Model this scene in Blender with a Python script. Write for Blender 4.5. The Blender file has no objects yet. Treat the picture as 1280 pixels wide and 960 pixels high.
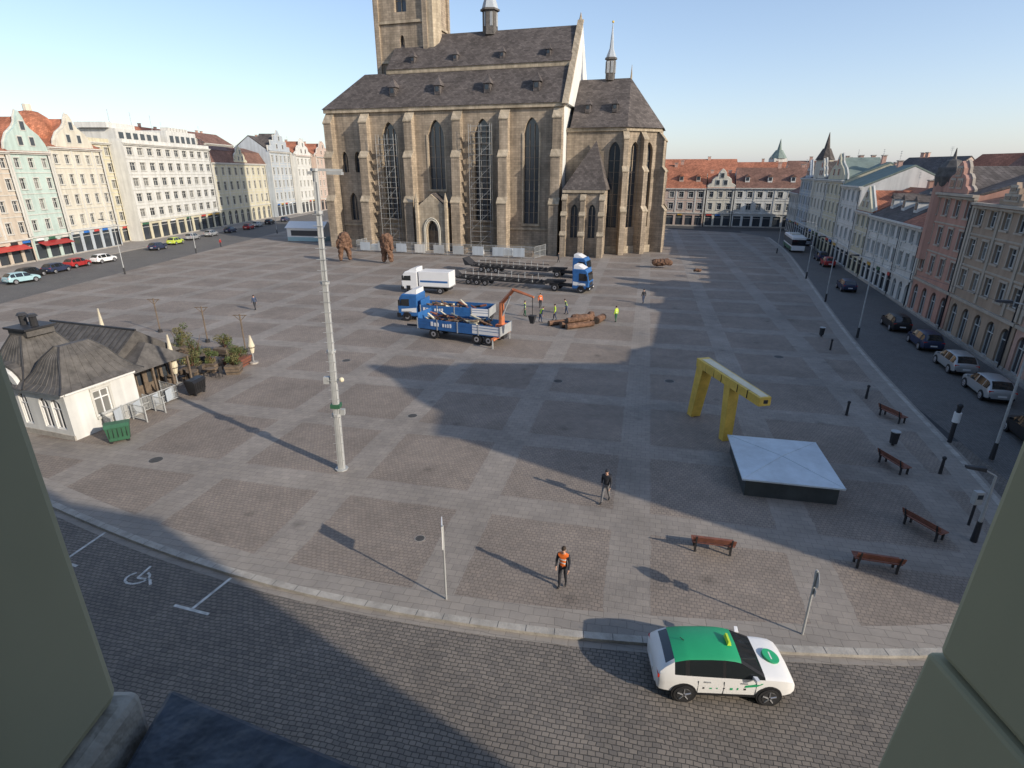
import bpy, bmesh, math, random
from mathutils import Vector, Matrix
random.seed(4)
R=math.radians
scene=bpy.context.scene
COL=scene.collection
PZ=0.115
# ------------------------------------------------------------ materials
def nd(nt,t,ins={},**props):
    n=nt.nodes.new(t)
    for k,v in props.items(): setattr(n,k,v)
    for k,v in ins.items():
        if isinstance(v,bpy.types.NodeSocket): nt.links.new(v,n.inputs[k])
        else: n.inputs[k].default_value=v
    return n
def c4(c,f=1.0): return (min(1,c[0]*f),min(1,c[1]*f),min(1,c[2]*f),1)
def base(name,rough=.8,metal=0,spec=.3):
    m=bpy.data.materials.new(name); m.use_nodes=True; nt=m.node_tree; b=nt.nodes['Principled BSDF']
    b.inputs['Roughness'].default_value=rough; b.inputs['Metallic'].default_value=metal
    b.inputs['Specular IOR Level'].default_value=spec
    return m,nt,b
def mat(name,col,rough=.85,var=.14,scale=.7,metal=0,bump=0,bscale=20,spec=.3):
    m,nt,b=base(name,rough,metal,spec)
    tc=nd(nt,'ShaderNodeTexCoord')
    n1=nd(nt,'ShaderNodeTexNoise',{'Vector':tc.outputs['Object'],'Scale':scale,'Detail':7.0,'Roughness':.72})
    mr=nd(nt,'ShaderNodeMapRange',{'Value':n1.outputs['Fac'],'From Min':.36,'From Max':.64})
    mx=nd(nt,'ShaderNodeMixRGB',{'Fac':mr.outputs[0],'Color1':c4(col,1-var),'Color2':c4(col,1+var)})
    nt.links.new(mx.outputs[0],b.inputs['Base Color'])
    if bump:
        n3=nd(nt,'ShaderNodeTexNoise',{'Vector':tc.outputs['Object'],'Scale':bscale,'Detail':3.0})
        bp=nd(nt,'ShaderNodeBump',{'Height':n3.outputs['Fac'],'Strength':bump,'Distance':.05})
        nt.links.new(bp.outputs[0],b.inputs['Normal'])
    return m
def wallvec(nt):
    tc=nd(nt,'ShaderNodeTexCoord'); s=nd(nt,'ShaderNodeSeparateXYZ',{0:tc.outputs['Object']})
    a=nd(nt,'ShaderNodeMath',{0:s.outputs[0],1:s.outputs[1]},operation='ADD')
    return tc,nd(nt,'ShaderNodeCombineXYZ',{0:a.outputs[0],1:s.outputs[2],2:0.0})
def stone(name,c1,c2,mort,bw=.9,rh=.42,var=.3):
    m,nt,b=base(name,.9)
    tc,v=wallvec(nt)
    br=nd(nt,'ShaderNodeTexBrick',{'Vector':v.outputs[0],'Color1':c4(c1),'Color2':c4(c2),'Mortar':c4(mort),'Scale':1.0,'Mortar Size':.018,'Brick Width':bw,'Row Height':rh})
    n=nd(nt,'ShaderNodeTexNoise',{'Vector':tc.outputs['Object'],'Scale':.22,'Detail':7.0,'Roughness':.72})
    mr=nd(nt,'ShaderNodeMapRange',{'Value':n.outputs['Fac'],'From Min':.32,'From Max':.68,'To Min':1-var,'To Max':1+var*.6})
    mp=nd(nt,'ShaderNodeMapping',{'Vector':v.outputs[0],'Scale':(1.3,.06,1)})
    n2=nd(nt,'ShaderNodeTexNoise',{'Vector':mp.outputs[0],'Scale':1.0,'Detail':4.0})
    mr2=nd(nt,'ShaderNodeMapRange',{'Value':n2.outputs['Fac'],'From Min':.35,'From Max':.65,'To Min':.76,'To Max':1.1})
    f=nd(nt,'ShaderNodeMath',{0:mr.outputs[0],1:mr2.outputs[0]},operation='MULTIPLY')
    vm=nd(nt,'ShaderNodeVectorMath',{0:br.outputs['Color']},operation='SCALE'); nt.links.new(f.outputs[0],vm.inputs['Scale'])
    nt.links.new(vm.outputs[0],b.inputs['Base Color'])
    bp=nd(nt,'ShaderNodeBump',{'Height':br.outputs['Fac'],'Strength':.4,'Distance':-.03}); nt.links.new(bp.outputs[0],b.inputs['Normal'])
    return m
def plaster(name,col,var=.1):
    m,nt,b=base(name,.9)
    tc,v=wallvec(nt)
    n=nd(nt,'ShaderNodeTexNoise',{'Vector':tc.outputs['Object'],'Scale':.4,'Detail':6.0,'Roughness':.7})
    mr=nd(nt,'ShaderNodeMapRange',{'Value':n.outputs['Fac'],'From Min':.33,'From Max':.67,'To Min':1-var,'To Max':1+var*.6})
    mp=nd(nt,'ShaderNodeMapping',{'Vector':v.outputs[0],'Scale':(1.6,.12,1)})
    n2=nd(nt,'ShaderNodeTexNoise',{'Vector':mp.outputs[0],'Scale':1.0,'Detail':4.0})
    mr2=nd(nt,'ShaderNodeMapRange',{'Value':n2.outputs['Fac'],'From Min':.35,'From Max':.6,'To Min':.86,'To Max':1.03})
    f=nd(nt,'ShaderNodeMath',{0:mr.outputs[0],1:mr2.outputs[0]},operation='MULTIPLY')
    vm=nd(nt,'ShaderNodeVectorMath',{0:c4(col)[:3]},operation='SCALE'); nt.links.new(f.outputs[0],vm.inputs['Scale'])
    nt.links.new(vm.outputs[0],b.inputs['Base Color']); return m
def tiles(name,c,var=.25,sc=1.0):
    m,nt,b=base(name,.8)
    tc=nd(nt,'ShaderNodeTexCoord')
    s=nd(nt,'ShaderNodeSeparateXYZ',{0:tc.outputs['Object']})
    a=nd(nt,'ShaderNodeMath',{0:s.outputs[1],1:s.outputs[2]},operation='ADD')
    v=nd(nt,'ShaderNodeCombineXYZ',{0:s.outputs[0],1:a.outputs[0]})
    br=nd(nt,'ShaderNodeTexBrick',{'Vector':v.outputs[0],'Color1':c4(c,1-var),'Color2':c4(c,1+var),'Mortar':c4(c,.5),'Scale':1.0,'Mortar Size':.02,'Brick Width':.45*sc,'Row Height':.4*sc})
    n=nd(nt,'ShaderNodeTexNoise',{'Vector':tc.outputs['Object'],'Scale':.35,'Detail':5.0,'Roughness':.7})
    mr=nd(nt,'ShaderNodeMapRange',{'Value':n.outputs['Fac'],'From Min':.3,'From Max':.7,'To Min':.65,'To Max':1.3})
    vm=nd(nt,'ShaderNodeVectorMath',{0:br.outputs['Color']},operation='SCALE'); nt.links.new(mr.outputs[0],vm.inputs['Scale'])
    nt.links.new(vm.outputs[0],b.inputs['Base Color'])
    return m
def setts(name,c1,c2,mort,bw,rh,rot,patch=.25,msz=None):
    m,nt,b=base(name,.75,0,.35)
    tc=nd(nt,'ShaderNodeTexCoord')
    mp=nd(nt,'ShaderNodeMapping',{'Vector':tc.outputs['Object'],'Rotation':(0,0,rot)})
    wn=nd(nt,'ShaderNodeTexNoise',{'Vector':mp.outputs[0],'Scale':1.1,'Detail':4.0})
    wv=nd(nt,'ShaderNodeVectorMath',{0:wn.outputs['Color'],1:(.22,.2,0)},operation='MULTIPLY')
    ad=nd(nt,'ShaderNodeVectorMath',{0:mp.outputs[0],1:wv.outputs[0]},operation='ADD')
    br=nd(nt,'ShaderNodeTexBrick',{'Vector':ad.outputs[0],'Color1':c4(c1),'Color2':c4(c2),'Mortar':c4(mort),'Scale':1.0,'Mortar Size':msz or bw*.08,'Mortar Smooth':.5,'Brick Width':bw,'Row Height':rh})
    n=nd(nt,'ShaderNodeTexNoise',{'Vector':tc.outputs['Object'],'Scale':.25,'Detail':9.0,'Roughness':.82})
    mr=nd(nt,'ShaderNodeMapRange',{'Value':n.outputs['Fac'],'From Min':.32,'From Max':.68,'To Min':1-patch,'To Max':1+patch})
    vm=nd(nt,'ShaderNodeVectorMath',{0:br.outputs['Color']},operation='SCALE'); nt.links.new(mr.outputs[0],vm.inputs['Scale'])
    nt.links.new(vm.outputs[0],b.inputs['Base Color'])
    bp=nd(nt,'ShaderNodeBump',{'Height':br.outputs['Fac'],'Strength':.6,'Distance':-.02}); nt.links.new(bp.outputs[0],b.inputs['Normal'])
    return m
def plaza_mat():
    m,nt,b=base('plaza_paving',.8,0,.3)
    tc=nd(nt,'ShaderNodeTexCoord')
    mp=nd(nt,'ShaderNodeMapping',{'Vector':tc.outputs['Object'],'Rotation':(0,0,R(13))})
    wn=nd(nt,'ShaderNodeTexNoise',{'Vector':mp.outputs[0],'Scale':1.2,'Detail':4.0,'Roughness':.65})
    wv=nd(nt,'ShaderNodeVectorMath',{0:wn.outputs['Color'],1:(.26,.26,0)},operation='MULTIPLY')
    ad=nd(nt,'ShaderNodeVectorMath',{0:mp.outputs[0],1:wv.outputs[0]},operation='ADD')
    s=nd(nt,'ShaderNodeSeparateXYZ',{0:ad.outputs[0]})
    def band(sock,off):
        a=nd(nt,'ShaderNodeMath',{0:sock,1:off},operation='ADD')
        q=nd(nt,'ShaderNodeMath',{0:a.outputs[0],1:7.2},operation='FLOORED_MODULO')
        return nd(nt,'ShaderNodeMath',{0:q.outputs[0],1:1.7},operation='LESS_THAN')
    bx=band(s.outputs[0],.3); by=band(s.outputs[1],-21.6)
    mx=nd(nt,'ShaderNodeMath',{0:bx.outputs[0],1:by.outputs[0]},operation='MAXIMUM')
    cob=nd(nt,'ShaderNodeTexBrick',{'Vector':ad.outputs[0],'Color1':(.258,.214,.178,1),'Color2':(.212,.179,.153,1),'Mortar':(.14,.122,.108,1),'Scale':1.0,'Mortar Size':.017,'Mortar Smooth':.4,'Brick Width':.2,'Row Height':.18})
    slab=nd(nt,'ShaderNodeTexBrick',{'Vector':mp.outputs[0],'Color1':(.272,.241,.210,1),'Color2':(.238,.212,.188,1),'Mortar':(.18,.16,.142,1),'Scale':1.0,'Mortar Size':.012,'Brick Width':.5,'Row Height':.34})
    mc=nd(nt,'ShaderNodeMixRGB',{'Fac':mx.outputs[0],'Color1':cob.outputs['Color'],'Color2':slab.outputs['Color']})
    n=nd(nt,'ShaderNodeTexNoise',{'Vector':tc.outputs['Object'],'Scale':.14,'Detail':10.0,'Roughness':.8})
    mr=nd(nt,'ShaderNodeMapRange',{'Value':n.outputs['Fac'],'From Min':.34,'From Max':.66,'To Min':.74,'To Max':1.24})
    vo=nd(nt,'ShaderNodeTexVoronoi',{'Vector':tc.outputs['Object'],'Scale':.35})
    sp=nd(nt,'ShaderNodeMapRange',{'Value':vo.outputs['Distance'],'From Min':.04,'From Max':.14,'To Min':.72,'To Max':1.0})
    f2=nd(nt,'ShaderNodeMath',{0:mr.outputs[0],1:sp.outputs[0]},operation='MULTIPLY')
    vm=nd(nt,'ShaderNodeVectorMath',{0:mc.outputs[0]},operation='SCALE'); nt.links.new(f2.outputs[0],vm.inputs['Scale'])
    nt.links.new(vm.outputs[0],b.inputs['Base Color'])
    bp=nd(nt,'ShaderNodeBump',{'Height':cob.outputs['Fac'],'Strength':.3,'Distance':-.02}); nt.links.new(bp.outputs[0],b.inputs['Normal'])
    return m
M={}
def mk(k,*a,**kw): M[k]=mat(k,*a,**kw); return M[k]
M['stone']=stone('sandstone',(.40,.325,.245),(.30,.245,.185),(.19,.16,.125),var=.38)
M['stone_l']=stone('sandstone_light',(.47,.395,.295),(.38,.315,.23),(.28,.235,.175),.8,.5,.3)
M['slate']=tiles('slate_roof',(.098,.084,.078),.3,1.3)
M['redtile']=tiles('red_tile_roof',(.34,.135,.08),.25)
M['browntile']=tiles('brown_tile_roof',(.19,.105,.08),.25)
M['darktile']=tiles('dark_tile_roof',(.10,.088,.085),.25)
M['plaster_w']=plaster('plaster_w',(.62,.62,.60)); mk('greenroof',(.17,.215,.195)); mk('copper',(.095,.088,.082),var=.35,scale=1.5,rough=.65)
for k,c in dict(w_beige=(.52,.45,.37),w_mint=(.44,.54,.50),w_cream=(.59,.555,.47),w_white=(.60,.60,.575),w_yel=(.55,.51,.38),w_grey=(.40,.44,.48),w_pink=(.50,.39,.33),w_ochre=(.40,.32,.21),w_pale=(.55,.54,.51),w_peach=(.52,.335,.27),w_rose=(.46,.26,.20),w_brown=(.38,.285,.21),w_jamb=(.41,.385,.26)).items(): M[k]=plaster(k,c)
M['trim']=plaster('trim',(.56,.55,.51)); M['trim_b']=plaster('trim_b',(.44,.38,.31)); mk('frame',(.5,.5,.48),var=.05)
M['glass'],_nt,_b=base('window_glass',.12,0,.8); _b.inputs['Base Color'].default_value=(.04,.048,.058,1)
M['glass2'],_nt,_b=base('window_glass_curtain',.2,0,.8); _b.inputs['Base Color'].default_value=(.17,.17,.16,1)
M['glass3'],_nt,_b=base('window_glass_dark',.08,0,.8); _b.inputs['Base Color'].default_value=(.02,.024,.03,1)
M['carglass'],_nt,_b=base('car_glass',.06,0,.9); _b.inputs['Base Color'].default_value=(.015,.018,.02,1)
mk('dark',(.035,.035,.038),rough=.5,var=.2); mk('rubber',(.025,.025,.027),rough=.7,var=.2); mk('steel',(.40,.41,.41),rough=.5,var=.12,metal=.2); mk('galv',(.38,.39,.39),rough=.6,var=.15,metal=.1)
mk('rim',(.5,.5,.52),rough=.35,metal=.7,var=.05)
mk('gold',(.62,.43,.09),rough=.5,var=.16,scale=1.5); mk('cover',(.50,.57,.63),rough=.6,var=.12); mk('granite',(.05,.06,.065),rough=.4,var=.2)
mk('wood_red',(.19,.075,.05),rough=.6,var=.25,scale=4); mk('wood_br',(.15,.085,.055),rough=.85,var=.45,scale=2.5,bump=.8,bscale=6); mk('timber',(.15,.115,.085),var=.3,scale=3)
mk('white',(.72,.72,.72),rough=.3,var=.03,spec=.5); mk('green',(.02,.32,.14),rough=.35,var=.05,spec=.5); mk('black',(.02,.02,.022),rough=.4,var=.1)
mk('blue',(.03,.12,.32),rough=.4,var=.15,scale=2,spec=.5); mk('red',(.33,.03,.03),rough=.35,var=.05); mk('lightblue',(.32,.48,.52),rough=.35,var=.05); mk('lime',(.45,.55,.08),rough=.35,var=.05); mk('navy',(.03,.04,.08),rough=.35,var=.1); mk('silver',(.38,.39,.40),rough=.35,var=.05,metal=.4)
mk('orange',(.80,.17,.03),rough=.6,var=.1); mk('crane_or',(.55,.18,.08),rough=.5,var=.2); mk('hiyel',(.55,.75,.06),rough=.6,var=.08); mk('skin',(.50,.30,.22),rough=.6,var=.05); mk('hair',(.05,.035,.025),rough=.8); mk('cloth_d',(.035,.037,.045),rough=.9,var=.25,scale=6); mk('cloth_b',(.05,.07,.12),rough=.9,var=.25,scale=6); mk('cloth_g',(.16,.16,.17),rough=.9,var=.2,scale=6); mk('reflect',(.75,.75,.72),rough=.4)
mk('leaf',(.075,.10,.035),rough=.7,var=.5,scale=5); mk('leaf2',(.13,.12,.05),rough=.7,var=.4,scale=5); mk('cream',(.66,.60,.45),rough=.8,var=.1); mk('dgreen',(.04,.12,.07),rough=.5); mk('paint',(.52,.52,.50),rough=.7,var=.35,scale=3)
mk('kerb',(.36,.335,.30),var=.22,scale=1.5,bump=.3); mk('asphalt',(.06,.06,.062),var=.2,scale=.4,rough=.9); mk('slabs',(.27,.25,.23),var=.14,scale=.8); mk('zinc',(.05,.062,.085),rough=.5,var=.4,scale=8,bump=.3,bscale=14)
mk('lamp_r',(.5,.03,.02),rough=.2); mk('lamp_w',(.75,.75,.72),rough=.1); mk('sign_b',(.03,.14,.45),rough=.4); mk('sign_red',(.45,.06,.05),rough=.5); mk('iron',(.07,.068,.065),rough=.6,var=.3,scale=8); mk('sign_ochre',(.5,.3,.06),rough=.5)
M['plaza']=plaza_mat()
M['setts']=setts('road_setts',(.205,.178,.152),(.145,.129,.115),(.065,.059,.053),.22,.15,R(12),.25)
M['setts2']=setts('side_road_setts',(.15,.142,.134),(.12,.114,.108),(.07,.07,.07),.18,.15,R(-73),.18)
M['gutter']=setts('gutter_slabs',(.285,.255,.223),(.25,.225,.2),(.18,.16,.142),.55,.36,R(12),.18,.012)
# ------------------------------------------------------------ mesh helper
class Ob:
    def __init__(s,name,loc=(0,0,0),rot=0):
        s.e=bpy.data.objects.new(name,None); COL.objects.link(s.e); s.e.location=loc; s.e.rotation_euler=(0,0,rot); s.p={}; s.name=name
    def add(s,part,m,vs,fs):
        if isinstance(m,str): m=M[m]
        V,F,_=s.p.setdefault((part,m.name),([],[],m)); k=len(V)
        V.extend([tuple(v) for v in vs]); F.extend([tuple(i+k for i in f) for f in fs])
    def poly(s,part,m,pts): s.add(part,m,pts,[tuple(range(len(pts)))])
    def box(s,part,m,x0,x1,y0,y1,z0,z1):
        s.add(part,m,[(x0,y0,z0),(x1,y0,z0),(x1,y1,z0),(x0,y1,z0),(x0,y0,z1),(x1,y0,z1),(x1,y1,z1),(x0,y1,z1)],[(0,3,2,1),(4,5,6,7),(0,1,5,4),(1,2,6,5),(2,3,7,6),(3,0,4,7)])
    def hexa(s,part,m,b,t):
        s.add(part,m,list(b)+list(t),[(0,3,2,1),(4,5,6,7),(0,1,5,4),(1,2,6,5),(2,3,7,6),(3,0,4,7)])
    def cyl(s,part,m,a,b,r0,r1=None,n=10):
        if r1 is None: r1=r0
        a=Vector(a);b=Vector(b);d=(b-a).normalized(); u=d.orthogonal().normalized(); w=d.cross(u)
        vs=[];fs=[]
        for P,r in((a,r0),(b,r1)):
            for i in range(n):
                t=2*math.pi*(i+.5)/n; vs.append(P+(u*math.cos(t)+w*math.sin(t))*r)
        for i in range(n): j=(i+1)%n; fs.append((i,j,n+j,n+i))
        fs+= [tuple(range(n-1,-1,-1)),tuple(range(n,2*n))]
        s.add(part,m,vs,fs)
    def ext(s,part,m,prof,q0,q1,axis='y'):
        n=len(prof)
        if axis=='y': vs=[(x,q0,z) for x,z in prof]+[(x,q1,z) for x,z in prof]
        elif axis=='x': vs=[(q0,y,z) for y,z in prof]+[(q1,y,z) for y,z in prof]
        else: vs=[(x,y,q0) for x,y in prof]+[(x,y,q1) for x,y in prof]
        s.add(part,m,vs,[tuple(range(n)),tuple(range(2*n-1,n-1,-1))]+[(i,(i+1)%n,n+(i+1)%n,n+i) for i in range(n)])
    def ball(s,part,m,c,r,n=8,k=6):
        rx,ry,rz=r if isinstance(r,tuple) else (r,r,r)
        vs=[(c[0],c[1],c[2]-rz)]
        for j in range(1,k):
            t=math.pi*j/k
            for i in range(n):
                p=2*math.pi*i/n; vs.append((c[0]+rx*math.sin(t)*math.cos(p),c[1]+ry*math.sin(t)*math.sin(p),c[2]-rz*math.cos(t)))
        vs.append((c[0],c[1],c[2]+rz)); fs=[]
        for i in range(n): fs.append((0,1+(i+1)%n,1+i))
        for j in range(k-2):
            for i in range(n):
                a=1+j*n+i;b=1+j*n+(i+1)%n; fs.append((a,b,b+n,a+n))
        for i in range(n): fs.append((len(vs)-1,1+(k-2)*n+i,1+(k-2)*n+(i+1)%n))
        s.add(part,m,vs,fs)
    def leaves(s,part,m,c,r,n,sz=.12):
        vs=[];fs=[]
        for i in range(n):
            while True:
                q=Vector((random.uniform(-1,1),random.uniform(-1,1),random.uniform(-1,1)))
                if .3<q.length<1: break
            P=Vector((c[0]+q.x*r[0],c[1]+q.y*r[1],c[2]+q.z*r[2])); d=Vector((random.gauss(0,1),random.gauss(0,1),random.gauss(0,1))).normalized(); u=d.orthogonal().normalized(); w=d.cross(u)
            k=len(vs); z=sz*random.uniform(.6,1.3); vs+=[P-u*z,P+w*z*.5,P+u*z,P-w*z*.5]; fs.append((k,k+1,k+2,k+3))
        s.add(part,m,vs,fs)
    def done(s,smooth=(),bevel={}):
        for (part,mn),(V,F,m) in s.p.items():
            me=bpy.data.meshes.new(part); me.from_pydata(V,[],F); me.materials.append(m)
            bm=bmesh.new(); bm.from_mesh(me)
            if part in smooth: bmesh.ops.remove_doubles(bm,verts=bm.verts,dist=.0005)
            bmesh.ops.recalc_face_normals(bm,faces=bm.faces); bm.to_mesh(me); bm.free()
            o=bpy.data.objects.new(part,me); COL.objects.link(o); o.parent=s.e
            if part in smooth:
                me.polygons.foreach_set('use_smooth',[True]*len(me.polygons)); me.set_sharp_from_angle(angle=R(35))
            if part in bevel:
                b=o.modifiers.new('b','BEVEL'); b.width=bevel[part]; b.segments=2; b.limit_method='ANGLE'
        return s.e
def facade(o,wm,p0,p1,z0,z1,ops=(),depth=.25,part='walls',trim=True,mull=1,glass='glass',frame='frame',q=0,tm='trim'):
    p0=Vector(p0);p1=Vector(p1);L=(p1-p0).length;d=(p1-p0)/L;n=Vector((d.y,-d.x))
    def W(a,z,k=0): return (p0.x+d.x*a+n.x*k,p0.y+d.y*a+n.y*k,z)
    def wb(pt,m,a0,a1,b0,b1,k0,k1):
        o.hexa(pt,m,[W(a0,b0,k1),W(a1,b0,k1),W(a1,b0,k0),W(a0,b0,k0)],[W(a0,b1,k1),W(a1,b1,k1),W(a1,b1,k0),W(a0,b1,k0)])
    A=sorted({0.0,L}|{x for p in ops for x in p[:2]}); Z=sorted({z0,z1}|{x for p in ops for x in p[2:4]})
    for i in range(len(A)-1):
        for j in range(len(Z)-1):
            ca=(A[i]+A[i+1])/2;cz=(Z[j]+Z[j+1])/2
            if any(p[0]<ca<p[1] and p[2]<cz<p[3] for p in ops): continue
            o.poly(part,wm,[W(A[i],Z[j]),W(A[i+1],Z[j]),W(A[i+1],Z[j+1]),W(A[i],Z[j+1])])
    for p in ops:
        a0,a1,b0,b1=p[:4];k=p[4] if len(p)>4 else 'r'; w=a1-a0
        gm=glass
        if glass=='glass' and k in 'r': gm=random.choice(['glass','glass','glass2','glass3'])
        o.poly('window_glass',gm,[W(a0,b0,-depth),W(a1,b0,-depth),W(a1,b1,-depth),W(a0,b1,-depth)])
        if k in 'ag':
            h=w/2 if k=='a' else w*.95; zs=b1-h; arc=[]
            N=6
            for i in range(N+1):
                t=i/N
                if k=='a': x=w/2*(1-math.cos(t*math.pi/2)); z=zs+h*math.sin(t*math.pi/2)
                else: x=w/2*(1-math.cos(t*math.pi/2))**.9; z=zs+h*(math.sin(t*math.pi/2)*.75+t*.25)
                arc.append((x,z))
            for sgn in(0,1):
                P=[((a0+x) if sgn==0 else (a1-x),z) for x,z in arc]; cx=a0 if sgn==0 else a1
                for i in range(N):
                    o.poly(part,wm,[W(cx,b1),W(*P[i]),W(*P[i+1])])
                    o.poly('reveals',wm,[W(*P[i]),W(*P[i+1]),W(P[i+1][0],P[i+1][1],-depth),W(P[i][0],P[i][1],-depth)])
            zt=zs
        else:
            zt=b1; o.poly('reveals',wm,[W(a0,b1),W(a1,b1),W(a1,b1,-depth),W(a0,b1,-depth)])
        o.poly('reveals',wm,[W(a0,b0),W(a0,zt),W(a0,zt,-depth),W(a0,b0,-depth)]); o.poly('reveals',wm,[W(a1,b0),W(a1,zt),W(a1,zt,-depth),W(a1,b0,-depth)])
        o.poly('reveals',wm,[W(a0,b0),W(a1,b0),W(a1,b0,-depth),W(a0,b0,-depth)])
        if k=='g':
            nm=3 if w>2.6 else 2
            for i in range(1,nm): x=a0+w*i/nm; wb('tracery','stone',x-.07,x+.07,b0,b1-w*.35,-depth+.01,-depth+.2)
            zz=b0+2
            while zz<b1-w: wb('tracery','stone',a0,a1,zz,zz+.06,-depth+.012,-depth+.1); zz+=2
        elif mull and k!='s':
            f=.07; wb('window_frames',frame,a0,a0+f,b0,b1,-depth+.01,-depth+.08); wb('window_frames',frame,a1-f,a1,b0,b1,-depth+.01,-depth+.08)
            c=(a0+a1)/2; wb('window_frames',frame,c-f/2,c+f/2,b0,b1,-depth+.011,-depth+.081); wb('window_frames',frame,a0,a1,b0+(b1-b0)*.66,b0+(b1-b0)*.66+f,-depth+.012,-depth+.082); wb('window_frames',frame,a0,a1,b0,b0+f,-depth+.013,-depth+.083); wb('window_frames',frame,a0,a1,b1-f,b1,-depth+.013,-depth+.083)
        elif k=='s':
            nn=max(1,int(w/1.6))
            for i in range(nn+1): x=a0+w*i/nn; wb('shop_frames','dark',x-.05,x+.05,b0,b1,-depth+.01,-depth+.1)
            wb('shop_frames','frame',a0,a1,b1-.6,b1-.52,-depth+.01,-depth+.1)
            if random.random()<.7: wb('shop_sign',random.choice(['white','sign_b','dark','sign_red','dgreen','sign_ochre','trim']),a0+w*random.uniform(.05,.25),a1-w*random.uniform(.05,.25),b1+.04,b1+.42,.01,.12)
        if trim and k in 'r':
            wb('sills',tm,a0-.12,a1+.12,b0-.16,b0-.01,-.02,.14); wb('sills',tm,a0-.15,a1+.15,b1+.05,b1+.22,-.02,.1)
            wb('surrounds',tm,a0-.14,a0-.01,b0,b1+.04,-.02,.05); wb('surrounds',tm,a1+.01,a1+.14,b0,b1+.04,-.02,.05)
    return W,wb,L
BAR=[(0,0),(1,0),(1,.12),(.93,.2),(.86,.24),(.83,.45),(.75,.56),(.66,.6),(.64,.78),(.57,.92),(.5,1),(.43,.92),(.36,.78),(.34,.6),(.25,.56),(.17,.45),(.14,.24),(.07,.2),(0,.12)]
TRI=[(0,0),(1,0),(.5,1)]
ONION=[(0,0),(1,0),(.96,.2),(.85,.42),(.68,.58),(.6,.7),(.57,.85),(.5,1),(.43,.85),(.4,.7),(.32,.58),(.15,.42),(.04,.2)]
STEP=[(0,0),(1,0),(1,.25),(.85,.25),(.85,.5),(.7,.5),(.7,.75),(.58,.75),(.5,1),(.42,.75),(.3,.75),(.3,.5),(.15,.5),(.15,.25),(0,.25)]
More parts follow.
